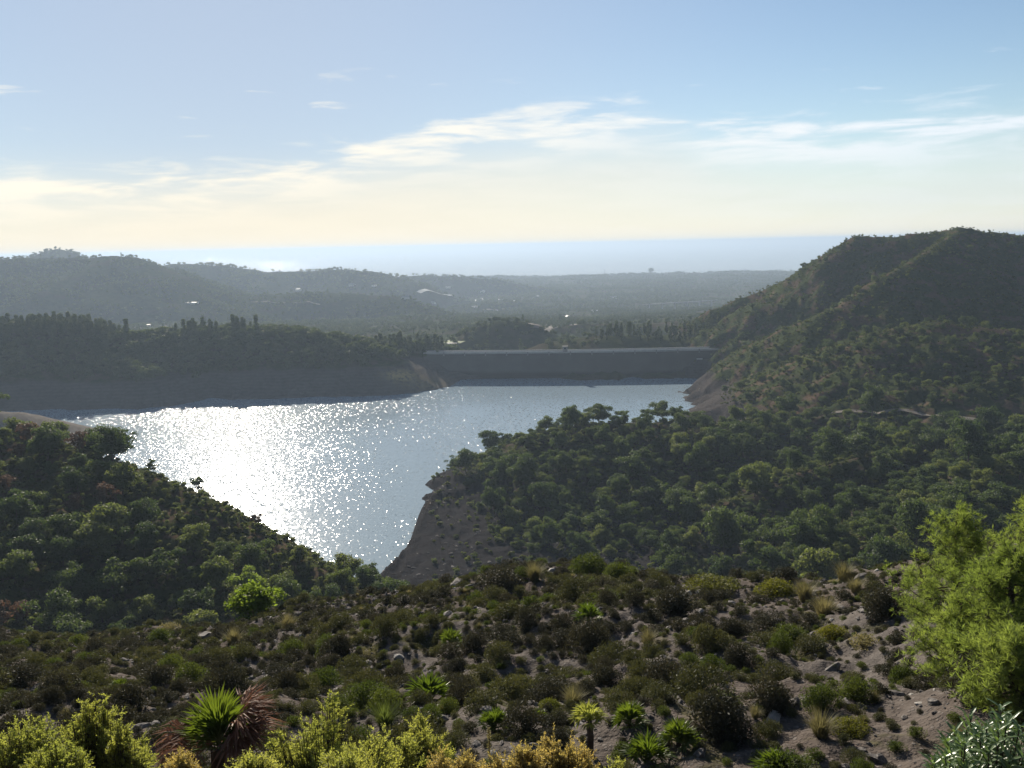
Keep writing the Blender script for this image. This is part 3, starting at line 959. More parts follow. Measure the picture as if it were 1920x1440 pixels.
def pylon(px, py, d, h, label):
    p = W(px, py, d)
    zg = ground(p[0], p[1])
    root = thing('power_pylon', label, 'pylon', (p[0], p[1], zg), 0, 1, 'power pylons on the coastal ridge')
    h = max(h, p[2] - zg)
    b = MB()
    for sx in (-1, 1):
        for sy in (-1, 1):
            b.tube([(sx * 3, sy * 3, 0), (sx * .9, sy * .9, h * .65), (0, 0, h)], .38, 4)
    for i in range(6):
        z0, z1 = h * .1 * i, h * .1 * (i + 1)
        r0, r1 = 3 - 2.1 * z0 / (h * .65), 3 - 2.1 * z1 / (h * .65)
        for sy in (-1, 1):
            b.tube([(-r0, sy * r0, z0), (r1, sy * r1, z1)], .2, 3)
            b.tube([(r0, sy * r0, z0), (-r1, sy * r1, z1)], .2, 3)
    b.build('tower', M['steel'], root)
    for k, zz in enumerate((.68, .8, .92)):
        b = MB()
        b.box((0, 0, h * zz), (11 - 2 * k, .6, .6))
        b.build('cross_arm', M['steel'], root)


pylon(1462, 509, 2690 * FAR, 22, 'tallest power pylon on the coastal ridge beside the mountain')
pylon(1397, 512, 2690 * FAR, 18, 'smaller power pylon left of the tallest one on the coastal ridge')
pylon(1370, 513, 2690 * FAR, 16, 'lowest and leftmost of the three coastal power pylons')
pylon(1134, 504, 2690 * FAR, 20, 'lone thin power pylon rising from the middle of the coastal ridge')


# ------------------------------------------------------------------ plant meshes
def crown_mesh(name, mat, seed, w, h, z0, nclump, nleaf, lsz, shape='round', squash=0.75, clump_r=0.24):
    """A crown of leaf clumps spread through its volume."""
    rng = np.random.default_rng(seed)
    b = MB()
    c = rdirs(nclump, rng) * (rng.random((nclump, 1)) ** 0.4)
    if shape == 'umbrella':
        c[:, 2] = np.abs(c[:, 2]) * 0.8 - 0.1
    elif shape == 'cone':
        t = rng.random(nclump)
        th = rng.random(nclump) * 6.283
        rr = (1 - t) ** 0.8 * (0.55 + 0.45 * rng.random(nclump))
        c = np.stack([np.cos(th) * rr, np.sin(th) * rr, t * 2 - 1], 1)
    elif shape == 'spire':
        t = rng.random(nclump)
        th = rng.random(nclump) * 6.283
        rr = np.sin(np.clip(t * 1.02, 0, 1) * np.pi) ** 0.5 * (0.5 + .5 * rng.random(nclump))
        c = np.stack([np.cos(th) * rr, np.sin(th) * rr, t * 2 - 1], 1)
    lop = 1 + 0.36 * rng.normal(size=(nclump, 1)) * (np.abs(c[:, :1]) > .3)
    C = c * lop * np.array([w / 2, w / 2, h / 2]) * (1 - clump_r * .8) + np.array([0, 0, z0 + h / 2])
    rad = w * clump_r * (0.65 + 0.6 * rng.random(nclump))
    per = np.maximum(6, (nleaf * rad ** 2 / np.sum(rad ** 2)).astype(int))
    I = np.repeat(np.arange(nclump), per)
    n = len(I)
    d = rdirs(n, rng)
    d[:, 2] = np.where(d[:, 2] < -.3, -d[:, 2] * .6, d[:, 2])
    P = C[I] + d * (rad[I] * (0.55 + 0.5 * rng.random(n)))[:, None] * np.array([1, 1, squash])
    N = unit(d + 0.9 * rdirs(n, rng))
    T = unit(np.cross(N, rdirs(n, rng)))
    B = np.cross(N, T)
    s = lsz * (0.7 + .7 * rng.random(n))
    b.leaves(P, T, B, s * 1.35, s * .75)
    return b.mesh(name, mat), C


def trunk_mesh(name, seed, h, r, C, nl=5, bend=0.25):
    rng = np.random.default_rng(seed)
    b = MB()
    k = 7
    t = np.linspace(0, 1, k)
    off = np.cumsum(rng.normal(size=(k, 2)) * bend * r * 2, 0)
    off -= off[0]
    P = np.column_stack([off, t * h - 0.4])
    b.tube(P, r * (1 - .65 * t), 7)
    sel = rng.choice(len(C), min(nl, len(C)), replace=False)
    for i in sel:
        s = P[int(k * (0.45 + .45 * rng.random()))] if k else P[-1]
        e = C[i]
        m = (s + e) / 2 + np.array([0, 0, -.08 * h])
        b.tube([s, m, e], [r * .42, r * .3, r * .12], 5)
    return b.mesh(name, M['bark'], True)


PROTO = {}


def add_tree(key, seed, mat, w, h, z0, nclump=26, nleaf=2600, lsz=.42, shape='round', squash=.75, cr=.24, tr=.16):
    cm, C = crown_mesh('crown', M[mat], seed, w, h, z0, nclump, nleaf, lsz, shape, squash, cr)
    tm = trunk_mesh('trunk', seed + 500, z0 + h * .62, tr, C)
    PROTO.setdefault(key, []).append((cm, tm))


for i in range(5):
    add_tree('pine', 10 + i, 'pine', 6.2 + .5 * (i % 3), 5.6 + .9 * (i % 2), .9, 18 + 5 * i, 5200, .29, 'round', .7, (.25, .21, .18, .23, .2)[i])
for i in range(3):
    add_tree('olive', 30 + i, 'olive', 5.8, 4.6, .6, 18 + 6 * i, 4600, .28, 'round', .8, .22)
for i in range(2):
    add_tree('umbrella', 40 + i, 'pine', 5.6, 2.6, 3.0, 20, 2200, .34, 'umbrella', .7, .22, .15)
for i in range(2):
    add_tree('lime', 50 + i, 'lime', 6.0, 4.2, .6, 34, 4200, .26, 'round', .75, .18)
for i in range(2):
    add_tree('sparse', 60 + i, 'pine', 4.0, 4.0, 1.2, 11, 620, .30, 'round', .7, .17, .10)
add_tree('rust', 66, 'redleaf', 5.0, 4.2, 1.4, 20, 1500, .32, 'round', .8, .22)
add_tree('rust_sparse', 67, 'redleaf', 3.4, 3.4, .9, 9, 420, .28, 'round', .7, .18, .08)
for i in range(3):
    add_tree('conifer', 70 + i, 'farleaf', 4.4, 11.0, 1.0, 30, 1500, .75, 'cone', .9, .22, .2)
for i in range(2):
    add_tree('poplar', 80 + i, 'farleaf', 3.6, 13.0, .8, 26, 1500, .70, 'spire', 1.3, .26, .2)
for i in range(3):
    add_tree('farpine', 90 + i, 'farleaf', 6.5, 6.0, 1.2, 18, 1000, .75, 'round', .8, .25, .2)


def put_tree(name, key, p, s, label, cat, group, rng, parts=True, sz=None):
    v = PROTO[key][rng.integers(len(PROTO[key]))]
    sc = (s, s, s if sz is None else sz)
    t = thing(name, label, cat, (float(p[0]), float(p[1]), float(p[2]) - .1), float(rng.random() * 6.283), sc, group)
    part('trunk', v[1], t)
    part('crown', v[0], t)
    return t


def scatter_pts(n, x0, x1, d0, d1, rng, gid=None, dens=None, up=2.0, vis=True, pad=60):
    """Random standing places on the ground inside the view, nearer ones as likely per square metre."""
    d = np.sqrt(rng.random(n) * (d1 * d1 - d0 * d0) + d0 * d0)
    px = x0 + (x1 - x0) * rng.random(n)
    v = f0[None] + ((px - 960) / F)[:, None] * RI[None]
    X, Y = v[:, 0] / v[:, 1] * d, d
    z, g = height(X, Y)
    ok = np.ones(n, bool)
    if gid is not None:
        ok &= np.isin(g, gid)
    P = np.column_stack([X, Y, z])
    P, = (P[ok],)
    qx, qy, _ = proj(P)
    ok = (qx > x0) & (qx < x1) & (qy < 1440 + pad)
    P, qx, qy = P[ok], qx[ok], qy[ok]
    if dens is not None:
        ok = rng.random(len(P)) < dens(P, qx, qy)
        P = P[ok]
    if vis and len(P):
        P = P[visible(P, up)]
    return P


def thin(P, gap, rng, used=None):
    """Keep a minimum distance between plants."""
    keep, cell = [], {} if used is None else used
    gap = np.broadcast_to(gap, (len(P),))
    for i in rng.permutation(len(P)):
        g = gap[i]
        k = (int(P[i][0] // 6), int(P[i][1] // 6))
        ok = True
        for a in (-1, 0, 1):
            for c in (-1, 0, 1):
                for q, gq in cell.get((k[0] + a, k[1] + c), ()):
                    if (q[0] - P[i][0]) ** 2 + (q[1] - P[i][1]) ** 2 < (.5 * (g + gq)) ** 2:
                        ok = False
        if ok:
            cell.setdefault(k, []).append((P[i], g))
            keep.append(i)
    return np.array(sorted(keep), int)


def gn_scatter(name, P, scl, idx, protos, rng, tilt=0.0, sink=0.0):
    """ONE object of kind stuff: instances on points (for what nobody could count)."""
    P = np.array(P, float)
    if sink:
        P[:, 2] -= sink * (np.asarray(scl, float) if np.ndim(scl) == 1 else np.asarray(scl)[:, 2])
    me = bpy.data.meshes.new(name)
    me.vertices.add(len(P))
    me.vertices.foreach_set('co', np.asarray(P, np.float32).ravel())
    scl = np.asarray(scl, np.float32)
    if scl.ndim == 1:
        scl = np.repeat(scl[:, None], 3, 1)
    a = me.attributes.new('scl', 'FLOAT_VECTOR', 'POINT')
    a.data.foreach_set('vector', np.ascontiguousarray(scl, np.float32).ravel())
    rot = np.column_stack([rng.normal(size=len(P)) * tilt, rng.normal(size=len(P)) * tilt, rng.random(len(P)) * 6.283]).astype(np.float32)
    a = me.attributes.new('rot', 'FLOAT_VECTOR', 'POINT')
    a.data.foreach_set('vector', rot.ravel())
    a = me.attributes.new('idx', 'INT', 'POINT')
    a.data.foreach_set('value', np.asarray(idx, np.int32))
    pc = bpy.data.collections.new(name + '_kinds')
    for i, m in enumerate(protos):
        o = bpy.data.objects.new('%s_kind_%02d' % (name, i), m)
        pc.objects.link(o)
    ng = bpy.data.node_groups.new(name, 'GeometryNodeTree')
    ng.interface.new_socket('Geometry', in_out='INPUT', socket_type='NodeSocketGeometry')
    ng.interface.new_socket('Geometry', in_out='OUTPUT', socket_type='NodeSocketGeometry')
    gi, go = ng.nodes.new('NodeGroupInput'), ng.nodes.new('NodeGroupOutput')
    ip = ng.nodes.new('GeometryNodeInstanceOnPoints')
    ci = ng.nodes.new('GeometryNodeCollectionInfo')
    ci.inputs['Collection'].default_value = pc
    ci.inputs['Separate Children'].default_value = True
    ci.inputs['Reset Children'].default_value = True
    ng.links.new(gi.outputs[0], ip.inputs['Points'])
    ng.links.new(ci.outputs[0], ip.inputs['Instance'])
    ip.inputs['Pick Instance'].default_value = True
    for at, ty, so_ in (('scl', 'FLOAT_VECTOR', 'Scale'), ('rot', 'FLOAT_VECTOR', 'Rotation'), ('idx', 'INT', 'Instance Index')):
        na = ng.nodes.new('GeometryNodeInputNamedAttribute')
        na.data_type = ty
        na.inputs['Name'].default_value = at
        o_ = [s for s in na.outputs if s.enabled and s.name == 'Attribute'][0]
        ng.links.new(o_, ip.inputs[so_])
    ng.links.new(ip.outputs[0], go.inputs[0])
    ob = bpy.data.objects.new(name, me)
    COL.objects.link(ob)
    md = ob.modifiers.new('scatter', 'NODES')
    md.node_group = ng
    ob['kind'] = 'stuff'
    return ob


# low-detail bushes for slopes seen from afar
BUSH = []
for i in range(5):
    cm, _ = crown_mesh('bush', M['scrub' if i < 3 else 'olive'], 120 + i, 2.4, 1.6, -.15, 12, 420, .36, 'round', .8, .27)
    BUSH.append(cm)

# ------------------------------------------------------------------ left hill trees
rl = np.random.default_rng(21)
used_left = {}
SPECIAL = [
    # name, kind, px, py(base), scale, label, category
    ('bare_tree', 'rust', 58, 838, 1.15, 'rusty brown thin-leaved tree at the top left of the left hill, against the pale bank', 'tree'),
    ('pine_tree', 'olive', 98, 838, 1.25, 'round olive-brown pine on the left hilltop, just right of the rusty brown tree', 'tree'),
    ('pine_tree', 'pine', 212, 872, 1.35, 'dark leaning pine standing highest on the left hill against the glittering water', 'tree'),
    ('pine_tree', 'sparse', 284, 897, .95, 'small rounded see-through tree on the left ridge, next below the dark leaning pine', 'tree'),
    ('pine_tree', 'sparse', 370, 933, 1.05, 'sparse wispy tree breaking the left ridge line halfway down against sun glitter', 'tree'),
    ('bare_tree', 'rust_sparse', 482, 995, 1.15, 'sparse reddish sapling alone on the lower left ridge against the water', 'tree'),
    ('pine_tree', 'olive', 562, 1052, .65, 'small green tree at the low end of the left ridge by the water', 'tree'),
    ('broadleaf_tree', 'lime', 470, 1122, 1.25, 'dome-shaped green tree directly behind the bright green tree on the rocky crest', 'tree'),
    ('broadleaf_tree', 'olive', 700, 1112, .95, 'yellowish green tree at the foot of the left hill, nearest the dark spur', 'tree'),
    ('broadleaf_tree', 'olive', 640, 1105, .9, 'green tree second from the dark spur at the foot of the left hill', 'tree'),
]
for nm, key, px, py, s, lab, cat in SPECIAL:
    p = on_ground(px, py, 100, 400)
    put_tree(nm, key, p, s, lab, cat, None, rl)
    used_left.setdefault((int(p[0] // 6), int(p[1] // 6)), []).append((p, 7.0))
# the bright dome right on the crest of the near slope
p = on_ground(476, 1160, 20, 60)
t_ = put_tree('broadleaf_tree', 'lime', p - np.array([0, 0, .12]), .50, 'bright green domed tree on the rocky crest at the left, with dark trunk', 'tree', None, rl)

P = scatter_pts(9000, -60, 760, 110, 260, rl, [LEFT], up=3.5)
P = P[thin(P, 6.6, rl, used_left)]
qx, qy, dd = proj(P)
sz = RNG.random(len(P))
gold = fbm(P[:, 0] / 14, P[:, 1] / 14, 2, 77)
order = np.argsort(dd)
LEFTLAB = {'pine': ('pine_tree', 'dark green bushy pine crowded with others on the shaded left hill', 'pines crowding the left hill'),
           'olive': ('broadleaf_tree', 'lighter olive green leafy tree scattered between pines on the left hill', 'olive green trees on the left hill'),
           'rust': ('bare_tree', 'brownish thin-leaved tree among the green trees of the left hill', 'brownish trees on the left hill')}
ntree = 0
restL = []
for i in order:
    k = 'olive' if gold[i] > .12 else ('rust' if gold[i] < -.42 else 'pine')
    ridge_free = 250 < qx[i] < 640 and qy[i] < 905 + (qx[i] - 250) * .46 + 55
    if ridge_free:
        continue
    s = .62 + .75 * sz[i] * (1.2 if qx[i] < 330 else .8)
    if ntree < 130:
        nm, lab, grp = LEFTLAB[k]
        put_tree(nm, k, P[i], s, lab, 'tree', grp, rl)
        ntree += 1
    else:
        restL.append((P[i], s))
if restL:
    gn_scatter('left_hill_woods', [a for a, _ in restL], [s for _, s in restL], rl.integers(0, 5, len(restL)), [c for c, _ in PROTO['pine']], rl, sink=1.0)
P = scatter_pts(16000, -60, 780, 105, 262, rl, [LEFT], up=1.0)
P = P[thin(P, 1.6, rl)]
gn_scatter('left_hill_scrub', P, .35 + .5 * rl.random(len(P)), rl.integers(0, 5, len(P)), BUSH, rl, .1)

# ------------------------------------------------------------------ spur trees
rs = np.random.default_rng(33)
used_sp = {}
CREST = [(1112, 'umbrella', 1.25, 'broad umbrella pine standing leftmost on the spur crest against the lake'), (1090, 'pine', .8, 'compact dark pine beside the broad umbrella pine on the spur crest'),
         (1165, 'umbrella', .95, 'small wide umbrella pine alone in the gap of the spur crest'), (1214, 'umbrella', 1.05, 'umbrella pine with a leaning trunk, third of the row on the spur crest'),
         (1244, 'umbrella', 1.0, 'slim round-topped pine on a bare trunk, on the spur crest'), (1269, 'umbrella', .85, 'small round-topped pine at the right end of the row on the spur crest'),
         (1196, 'sparse', .5, 'tiny low tree between the umbrella pines of the spur crest'),
         (818, 'sparse', .5, 'lone shrubby sapling on the bare rocky nose of the spur'), (886, 'sparse', .34, 'tiny shrub sticking up from the bare crest of the spur nose')]
for px, key, s, lab in CREST:
    d = float(np.interp(px, [800, 935, 1250, 1400], [372, 377, 389, 404]))
    p = W(px, 790, d)
    p[2] = ground(p[0], p[1])
    put_tree('pine_tree' if key != 'sparse' else 'sapling', key, p, s, lab, 'tree', None, rs)
    used_sp.setdefault((int(p[0] // 6), int(p[1] // 6)), []).append((p, 4.0))


def sp_dens(P, qx, qy):
    nose = sstep(qx - (870 + (qy - 860) * .62), -50, 80)       # bare rock towards the nose and low down
    low = 1 - sstep(qy, 985, 1065) * (1 - sstep(qx, 1180, 1290))
    gully = 1 - .75 * np.exp(-((qx - (1500 - (qy - 830) * 1.05)) / 60) ** 2)
    saddle = 1 - .8 * np.exp(-((qy - 782) / 14) ** 2) * (qx > 1420)
    saddle = saddle * (1 - .88 * (qy < 812) * (qx > 1085) * (qx < 1400))
    patch = .42 + 1.2 * fbm(P[:, 0] / 26, P[:, 1] / 26, 3, 5)
    return np.clip(nose * low * gully * saddle * np.clip(patch + .35, .12, 1), 0, 1)


P = scatter_pts(26000, 800, 1960, 200, 425, rs, [SPUR], sp_dens, up=3.0)
gaps = 3.4 + 7.2 * rs.random(len(P)) ** 1.7
K = thin(P, gaps, rs, used_sp)
P, gaps = P[K], gaps[K]
qx, qy, dd = proj(P)
order = np.argsort(dd / gaps)
SPLAB = [('pine_tree', 'pine', 'dark green rounded pine in the wood covering the spur face', 'pines on the spur face'),
         ('broadleaf_tree', 'olive', 'paler grey-green rounded tree in the wood covering the spur face', 'paler trees on the spur face'),
         ('pine_tree', 'pine', 'dark green pine on the lower right ridge between spur and near slope', 'pines on the lower right ridge'),
         ('broadleaf_tree', 'olive', 'paler leafy tree on the lower right ridge between spur and near slope', 'paler trees on the lower right ridge')]
ntree, rest = 0, []
pal = fbm(P[:, 0] / 12, P[:, 1] / 12, 2, 99)
for i in order:
    right = qx[i] > 1500 - (qy[i] - 830) * 1.05
    lb = SPLAB[(2 if right else 0) + (1 if pal[i] > .22 else 0)]
    s = gaps[i] / 6.1 * (.85 + .35 * rs.random())
    if ntree < 290:
        put_tree(lb[0], lb[1], P[i], s, lb[2], 'tree', lb[3], rs, sz=s * (.85 + .5 * rs.random()))
        ntree += 1
    else:
        rest.append((P[i], s))
if rest:
    gn_scatter('spur_woods', [a for a, _ in rest], [s for _, s in rest], rs.integers(0, 8, len(rest)), [c for c, _ in PROTO['pine'] + PROTO['olive']], rs, sink=1.0)
P = scatter_pts(42000, 800, 1960, 180, 425, rs, [SPUR], lambda P, qx, qy: np.clip(sp_dens(P, qx, qy) * .8 + .05, 0, 1), up=.8)
P = P[thin(P, 1.9, rs)]
gn_scatter('spur_scrub', P, .4 + .6 * rs.random(len(P)), rs.integers(0, 5, len(P)), BUSH, rs, .1)

# ------------------------------------------------------------------ mountain vegetation
rm = np.random.default_rng(44)


def mt_dens(P, qx, qy):
    patch = .55 + .8 * fbm(P[:, 0] / 45, P[:, 1] / 45, 3, 15)
    low = sstep(P[:, 2], 9, 22)
    return np.clip(patch, .15, 1) * low


P = scatter_pts(90000, 1270, 1960, 400, 775, rm, [MOUNT], mt_dens, up=1.0)
P = P[thin(P, 2.6, rm)]
gn_scatter('mountain_scrub', P, .40 + .65 * rm.random(len(P)) ** 2, rm.integers(0, 5, len(P)), BUSH, rm, .1)
P = scatter_pts(9000, 1270, 1960, 400, 700, rm, [MOUNT], lambda P, qx, qy: mt_dens(P, qx, qy) * np.where(P[:, 1] < 515, .55, .05) * (P[:, 2] < 90), up=2.5)
K = thin(P, 8.5, rm)
P = P[K]
qx, qy, dd = proj(P)
rest = []
n_m = 0
for i in np.argsort(dd):
    s = .5 + .55 * rm.random()
    up_ = P[i][1] > 520
    if n_m < 150:
        put_tree('shrubby_tree', 'olive' if rm.random() < .45 else 'pine', P[i], s * .9,
                 'pale rounded tree dotted on the high slope of the big mountain' if up_ else 'rounded evergreen tree on the lower mountain slope above the spur',
                 'tree', 'trees dotted high on the mountain' if up_ else 'trees on the lower mountain slope', rm)
        n_m += 1
    else:
        rest.append((P[i], s))
if rest:
    gn_scatter('mountain_woods', [a for a, _ in rest], [s for _, s in rest], rm.integers(0, 8, len(rest)), [c for c, _ in PROTO['pine'] + PROTO['olive']], rm, sink=1.0)

# ------------------------------------------------------------------ far shore and valley woods
rf = np.random.default_rng(55)
P = scatter_pts(30000, -60, 905, 560, 760, rf, [SHORE], lambda P, qx, qy: sstep(P[:, 2] + 5 * fbm(P[:, 0] / 30, P[:, 1] / 30, 2, 8), 14, 21) * (1 - (qx > 690) * (qx < 900) * (qy > 676)), up=4)
P = P[thin(P, 3.6, rf)]
top = P[:, 2] > 38
kind = np.where(top & (rf.random(len(P)) < .6), rf.integers(0, 3, len(P)), rf.integers(3, 6, len(P)))
gn_scatter('far_shore_woods', P, np.where(kind < 3, .70 + .60 * rf.random(len(P)), .65 + .6 * rf.random(len(P))), kind, [c for c, _ in PROTO['conifer'] + PROTO['farpine']], rf, sink=1.0)
# a few that stand out
for px, py, d, key, s, lab in ((184, 628, 640, 'conifer', 1.15, 'tall pointed conifer rising above the wood on the left shore'), (140, 622, 650, 'conifer', 1.0, 'pointed conifer left of the tallest one above the left shore wood'),
                               (838, 644, 694, 'farpine', .9, 'single dark round tree beside the white building at the dam'),):
    p = W(px, py, d)
    p[2] = ground(p[0], p[1])
    put_tree('conifer_tree' if key == 'conifer' else 'round_tree', key, p, s, lab, 'tree', None, rf)
n_c = 0
for px in np.linspace(700, 828, 26):                     # the pine row left of the dam
    p = W(px + rf.normal() * 3, 640, 690 + rf.normal() * 9)
    p[2] = ground(p[0], p[1])
    put_tree('conifer_tree', 'conifer', p, .75 + .4 * rf.random(), 'conifer in the dark row standing just left of the dam', 'tree', 'conifers in the row left of the dam', rf)
p = W(1220, 520, 2690 * FAR)
p[2] = ground(p[0], p[1])
put_tree('round_tree', 'farpine', p, 4.6, 'large far tree clump standing up from the coastal ridge skyline', 'tree', None, rf)
for i, px in enumerate(np.linspace(1120, 1345, 46)):
    p = W(px + rf.normal() * 3, 640, 712 + rf.random() * 30)
    p[2] = ground(p[0], p[1])
    put_tree('poplar_tree', 'poplar', p, .6 + .4 * rf.random(), 'slender pale poplar in the row standing behind the dam', 'tree', 'poplars behind the dam', rf)
P = scatter_pts(60000, -60, 1500, 700, 2100, rf, [DIST, VALLEY], lambda P, qx, qy: np.clip(.35 + .9 * fbm(P[:, 0] / 90, P[:, 1] / 90, 3, 4), .05, 1), up=3)
P = P[thin(P, 5.0, rf)]
gn_scatter('valley_woods', P, .4 + .55 * rf.random(len(P)), np.where(rf.random(len(P)) < .05, 0, rf.integers(1, 4, len(P))), [c for c, _ in PROTO['poplar'][:1] + PROTO['farpine']], rf, sink=1.0)
P = scatter_pts(80000, -60, 1600, 2100, 4450, rf, [DIST, VALLEY], lambda P, qx, qy: np.clip(.4 + .9 * fbm(P[:, 0] / 140, P[:, 1] / 140, 3, 4), .05, 1), up=4)
P = P[thin(P, 8.5, rf)]
gn_scatter('distant_woods', P, .7 + 1.0 * rf.random(len(P)) ** 2, rf.integers(0, 3, len(P)), [c for c, _ in PROTO['farpine']], rf, sink=1.0)

# ------------------------------------------------------------------ near slope: shrubs, palms, grass, rocks
rn = np.random.default_rng(66)


def dome_mesh(name, mat, seed, n, leaf, lumps=9, flat=.75, twig=True, up=.5, core=True):
    """A cushion-shaped shrub 1 m wide: lumpy dome of small upright leaves over bare twigs."""
    rng = np.random.default_rng(seed)
    b = MB()
    L_ = rdirs(lumps, rng) * .27
    L_[:, 2] = np.abs(L_[:, 2]) * .9 + .10
    rad = .17 + .12 * rng.random(lumps)
    I = rng.choice(lumps, n, p=rad ** 2 / np.sum(rad ** 2))
    d = rdirs(n, rng)
    P = L_[I] + d * (rad[I] * (.72 + .42 * rng.random(n)))[:, None]
    P[:, 2] = np.maximum(P[:, 2], -.06 + .1 * rng.random(n)) * (flat / .75)
    T = unit(d * .5 + np.array([0, 0, up]) + .9 * rdirs(n, rng))
    B = unit(np.cross(T, rdirs(n, rng)))
    s = leaf * (.6 + .8 * rng.random(n))
    b.leaves(P, T, B, s * 1.7, s * .6)
    if twig:
        for k in range(16):
            e = L_[rng.integers(lumps)] + rdirs(1, rng)[0] * .14
            e[2] = max(e[2], .08)
            b.tube([(0, 0, -.1), e * np.array([.5, .5, .55]), e], [.016, .011, .004], 4, 1)
    return b.mesh(name, [M[mat], M['bark']])


def tuft_mesh(name, mat, seed, n, h, spread, wid):
    rng = np.random.default_rng(seed)
    b = MB()
    th = rng.random(n) * 6.283
    r = rng.random(n) ** .6
    p0 = np.column_stack([np.cos(th) * r * .10, np.sin(th) * r * .10, np.zeros(n) - .03])
    out = np.column_stack([np.cos(th), np.sin(th), np.zeros(n)])
    hh = h * (.55 + .45 * rng.random(n))[:, None]
    k = (spread * r * (.6 + .6 * rng.random(n)))[:, None]
    z = np.array([0, 0, 1.0])
    p1 = p0 + z * hh * .6 + out * k * .35
    p2 = p0 + z * hh * (1 - .25 * k) + out * k
    sd_ = unit(np.cross(out, z) + .4 * rdirs(n, rng)) * wid
    V = np.stack([p0 - sd_, p0 + sd_, p1 + sd_ * .8, p1 - sd_ * .8, p2 + sd_ * .1, p2 - sd_ * .1], 1).reshape(-1, 3)
    i = np.arange(n)[:, None] * 6
    b.add(V, np.concatenate([i + np.array([0, 1, 2, 3]), i + np.array([3, 2, 4, 5])]))
    return b.mesh(name, M[mat])


def rock_mesh(name, mat, seed, sub=2):
    import bmesh
    rng = np.random.default_rng(seed)
    bm = bmesh.new()
    bmesh.ops.create_icosphere(bm, subdivisions=sub, radius=.5)
    pl = [(rdirs(1, rng)[0], .26 + .2 * rng.random()) for _ in range(9)]
    for v in bm.verts:
        c = np.array(v.co)
        for nrm, dd in pl:
            e = c @ nrm - dd
            if e > 0:
                c = c - nrm * e
        c = c * (1 + .06 * rng.normal())
        v.co = c * np.array([1, .8, .62])
    me = bpy.data.meshes.new(name)
    bm.to_mesh(me)
    bm.free()
    me.materials.append(M[mat])
    return me


def fan_leaf(b, base, dirv, side, lp, rl_, rng, nseg=15, spread=1.25, m=0, droop=.15, w=.02):
    """One palm frond: a stalk and a fan of folded blades."""
    dirv = unit(np.asarray(dirv, float))
    side = unit(side - dirv * (side @ dirv))
    nrm = np.cross(dirv, side)
    hub = base + dirv * lp + np.array([0, 0, -.05 * lp])
    b.tube([base, base + dirv * lp * .55, hub], [.010, .008, .006], 4, m, False)
    a = np.linspace(-spread, spread, nseg) + rng.normal(size=nseg) * .03
    for t in a:
        L_ = rl_ * (.72 + .28 * math.cos(t * .8)) * (.88 + .2 * rng.random())
        d1 = unit(dirv * math.cos(t) + side * math.sin(t) + nrm * .10 * rng.normal())
        wv = unit(np.cross(nrm, d1)) * w * (.8 + .4 * rng.random())
        mid = hub + d1 * L_ * .55
        tip = hub + d1 * L_ + np.array([0, 0, -droop * L_ * (.4 + .9 * rng.random())])
        fold = nrm * w * .45
        V = [hub, mid + wv + fold, mid, mid - wv + fold, tip]
        b.add(V, [(0, 1, 4, 2), (0, 2, 4, 3)], m=m)


def palm_mesh(seed, n, lp, rl_, mat='palm', lo=.15, hi=1.45, nseg=15, droop=.15, az=None, w=.02, z0=.05):
    rng = np.random.default_rng(seed)
    b = MB()
    for k in range(n):
        el = lo + (hi - lo) * ((k + .5) / n) ** .8
        a_ = (k * 2.39996 + rng.normal() * .25) if az is None else az[0] + (az[1] - az[0]) * rng.random()
        d = np.array([math.cos(a_) * math.cos(el), math.sin(a_) * math.cos(el), math.sin(el)])
        s = np.array([-math.sin(a_), math.cos(a_), .35 * rng.normal()])
        fan_leaf(b, np.array([0, 0, z0]), d, s, lp * (.75 + .5 * rng.random()), rl_ * (.8 + .35 * rng.random()), rng, nseg, 1.2, 0, droop, w)
    return b.mesh('fronds', M[mat])


HEATH = [dome_mesh('shrub', ('thyme', 'heath', 'thyme', 'shrubg', 'heath', 'thyme', 'shrubg', 'heath')[i], 200 + i, 4200, .030, 7 + i % 4, (.62, .75, .85, .8)[i % 4]) for i in range(8)]
HEATHLOW = [dome_mesh('shrub', ('thyme', 'heath', 'thyme', 'shrubg')[i], 220 + i, 1700, .045, 8, .7, False) for i in range(4)]
BIGSHRUB = [dome_mesh('foliage', 'shrubg', 230 + i, 5000, .034, 16, .85) for i in range(3)]
GORSE = [dome_mesh('foliage', 'gorse', 240 + i, 4600, .034, 14, .6) for i in range(2)]
DARKSHRUB = [dome_mesh('foliage', 'heath', 250 + i, 6000, .034, 16, .85) for i in range(2)]
STRAW = [dome_mesh('foliage', 'drygrass', 260, 1500, .05, 9, .7)]
TUFT = [tuft_mesh('grass', 'drygrass', 270 + i, 420, .62, .42, .006) for i in range(3)]
GTUFT = [tuft_mesh('grass', 'olive', 280 + i, 300, .62, .40, .008) for i in range(2)]
ROCKS = [rock_mesh('rock', 'rock', 290 + i) for i in range(6)]
PALEROCKS = [rock_mesh('rock', 'palerock', 300 + i) for i in range(3)]
PEBBLE = [rock_mesh('pebble', 'rock', 310 + i, 1) for i in range(4)] + [rock_mesh('pebble', 'palerock', 316, 1)]
used_n = {}


def put_mesh(name, me, p, s, label, cat, group=None, sink=.03):
    o = bpy.data.objects.new(name, me)
    COL.objects.link(o)
    o.location = (float(p[0]), float(p[1]), float(p[2]) - sink)
    o.rotation_euler = (0, 0, float(rn.random() * 6.283))
    o.scale = (s, s, s) if np.isscalar(s) else s
    return tag(o, label, cat, group)


def at_ground(px, py, w=None):
    p = on_ground(px, py, 4, 70)
    s = None if w is None else w * p[1] / F
    used_n.setdefault((int(p[0] // 6), int(p[1] // 6)), []).append((p, .8 * (s or .6)))
    return p, s


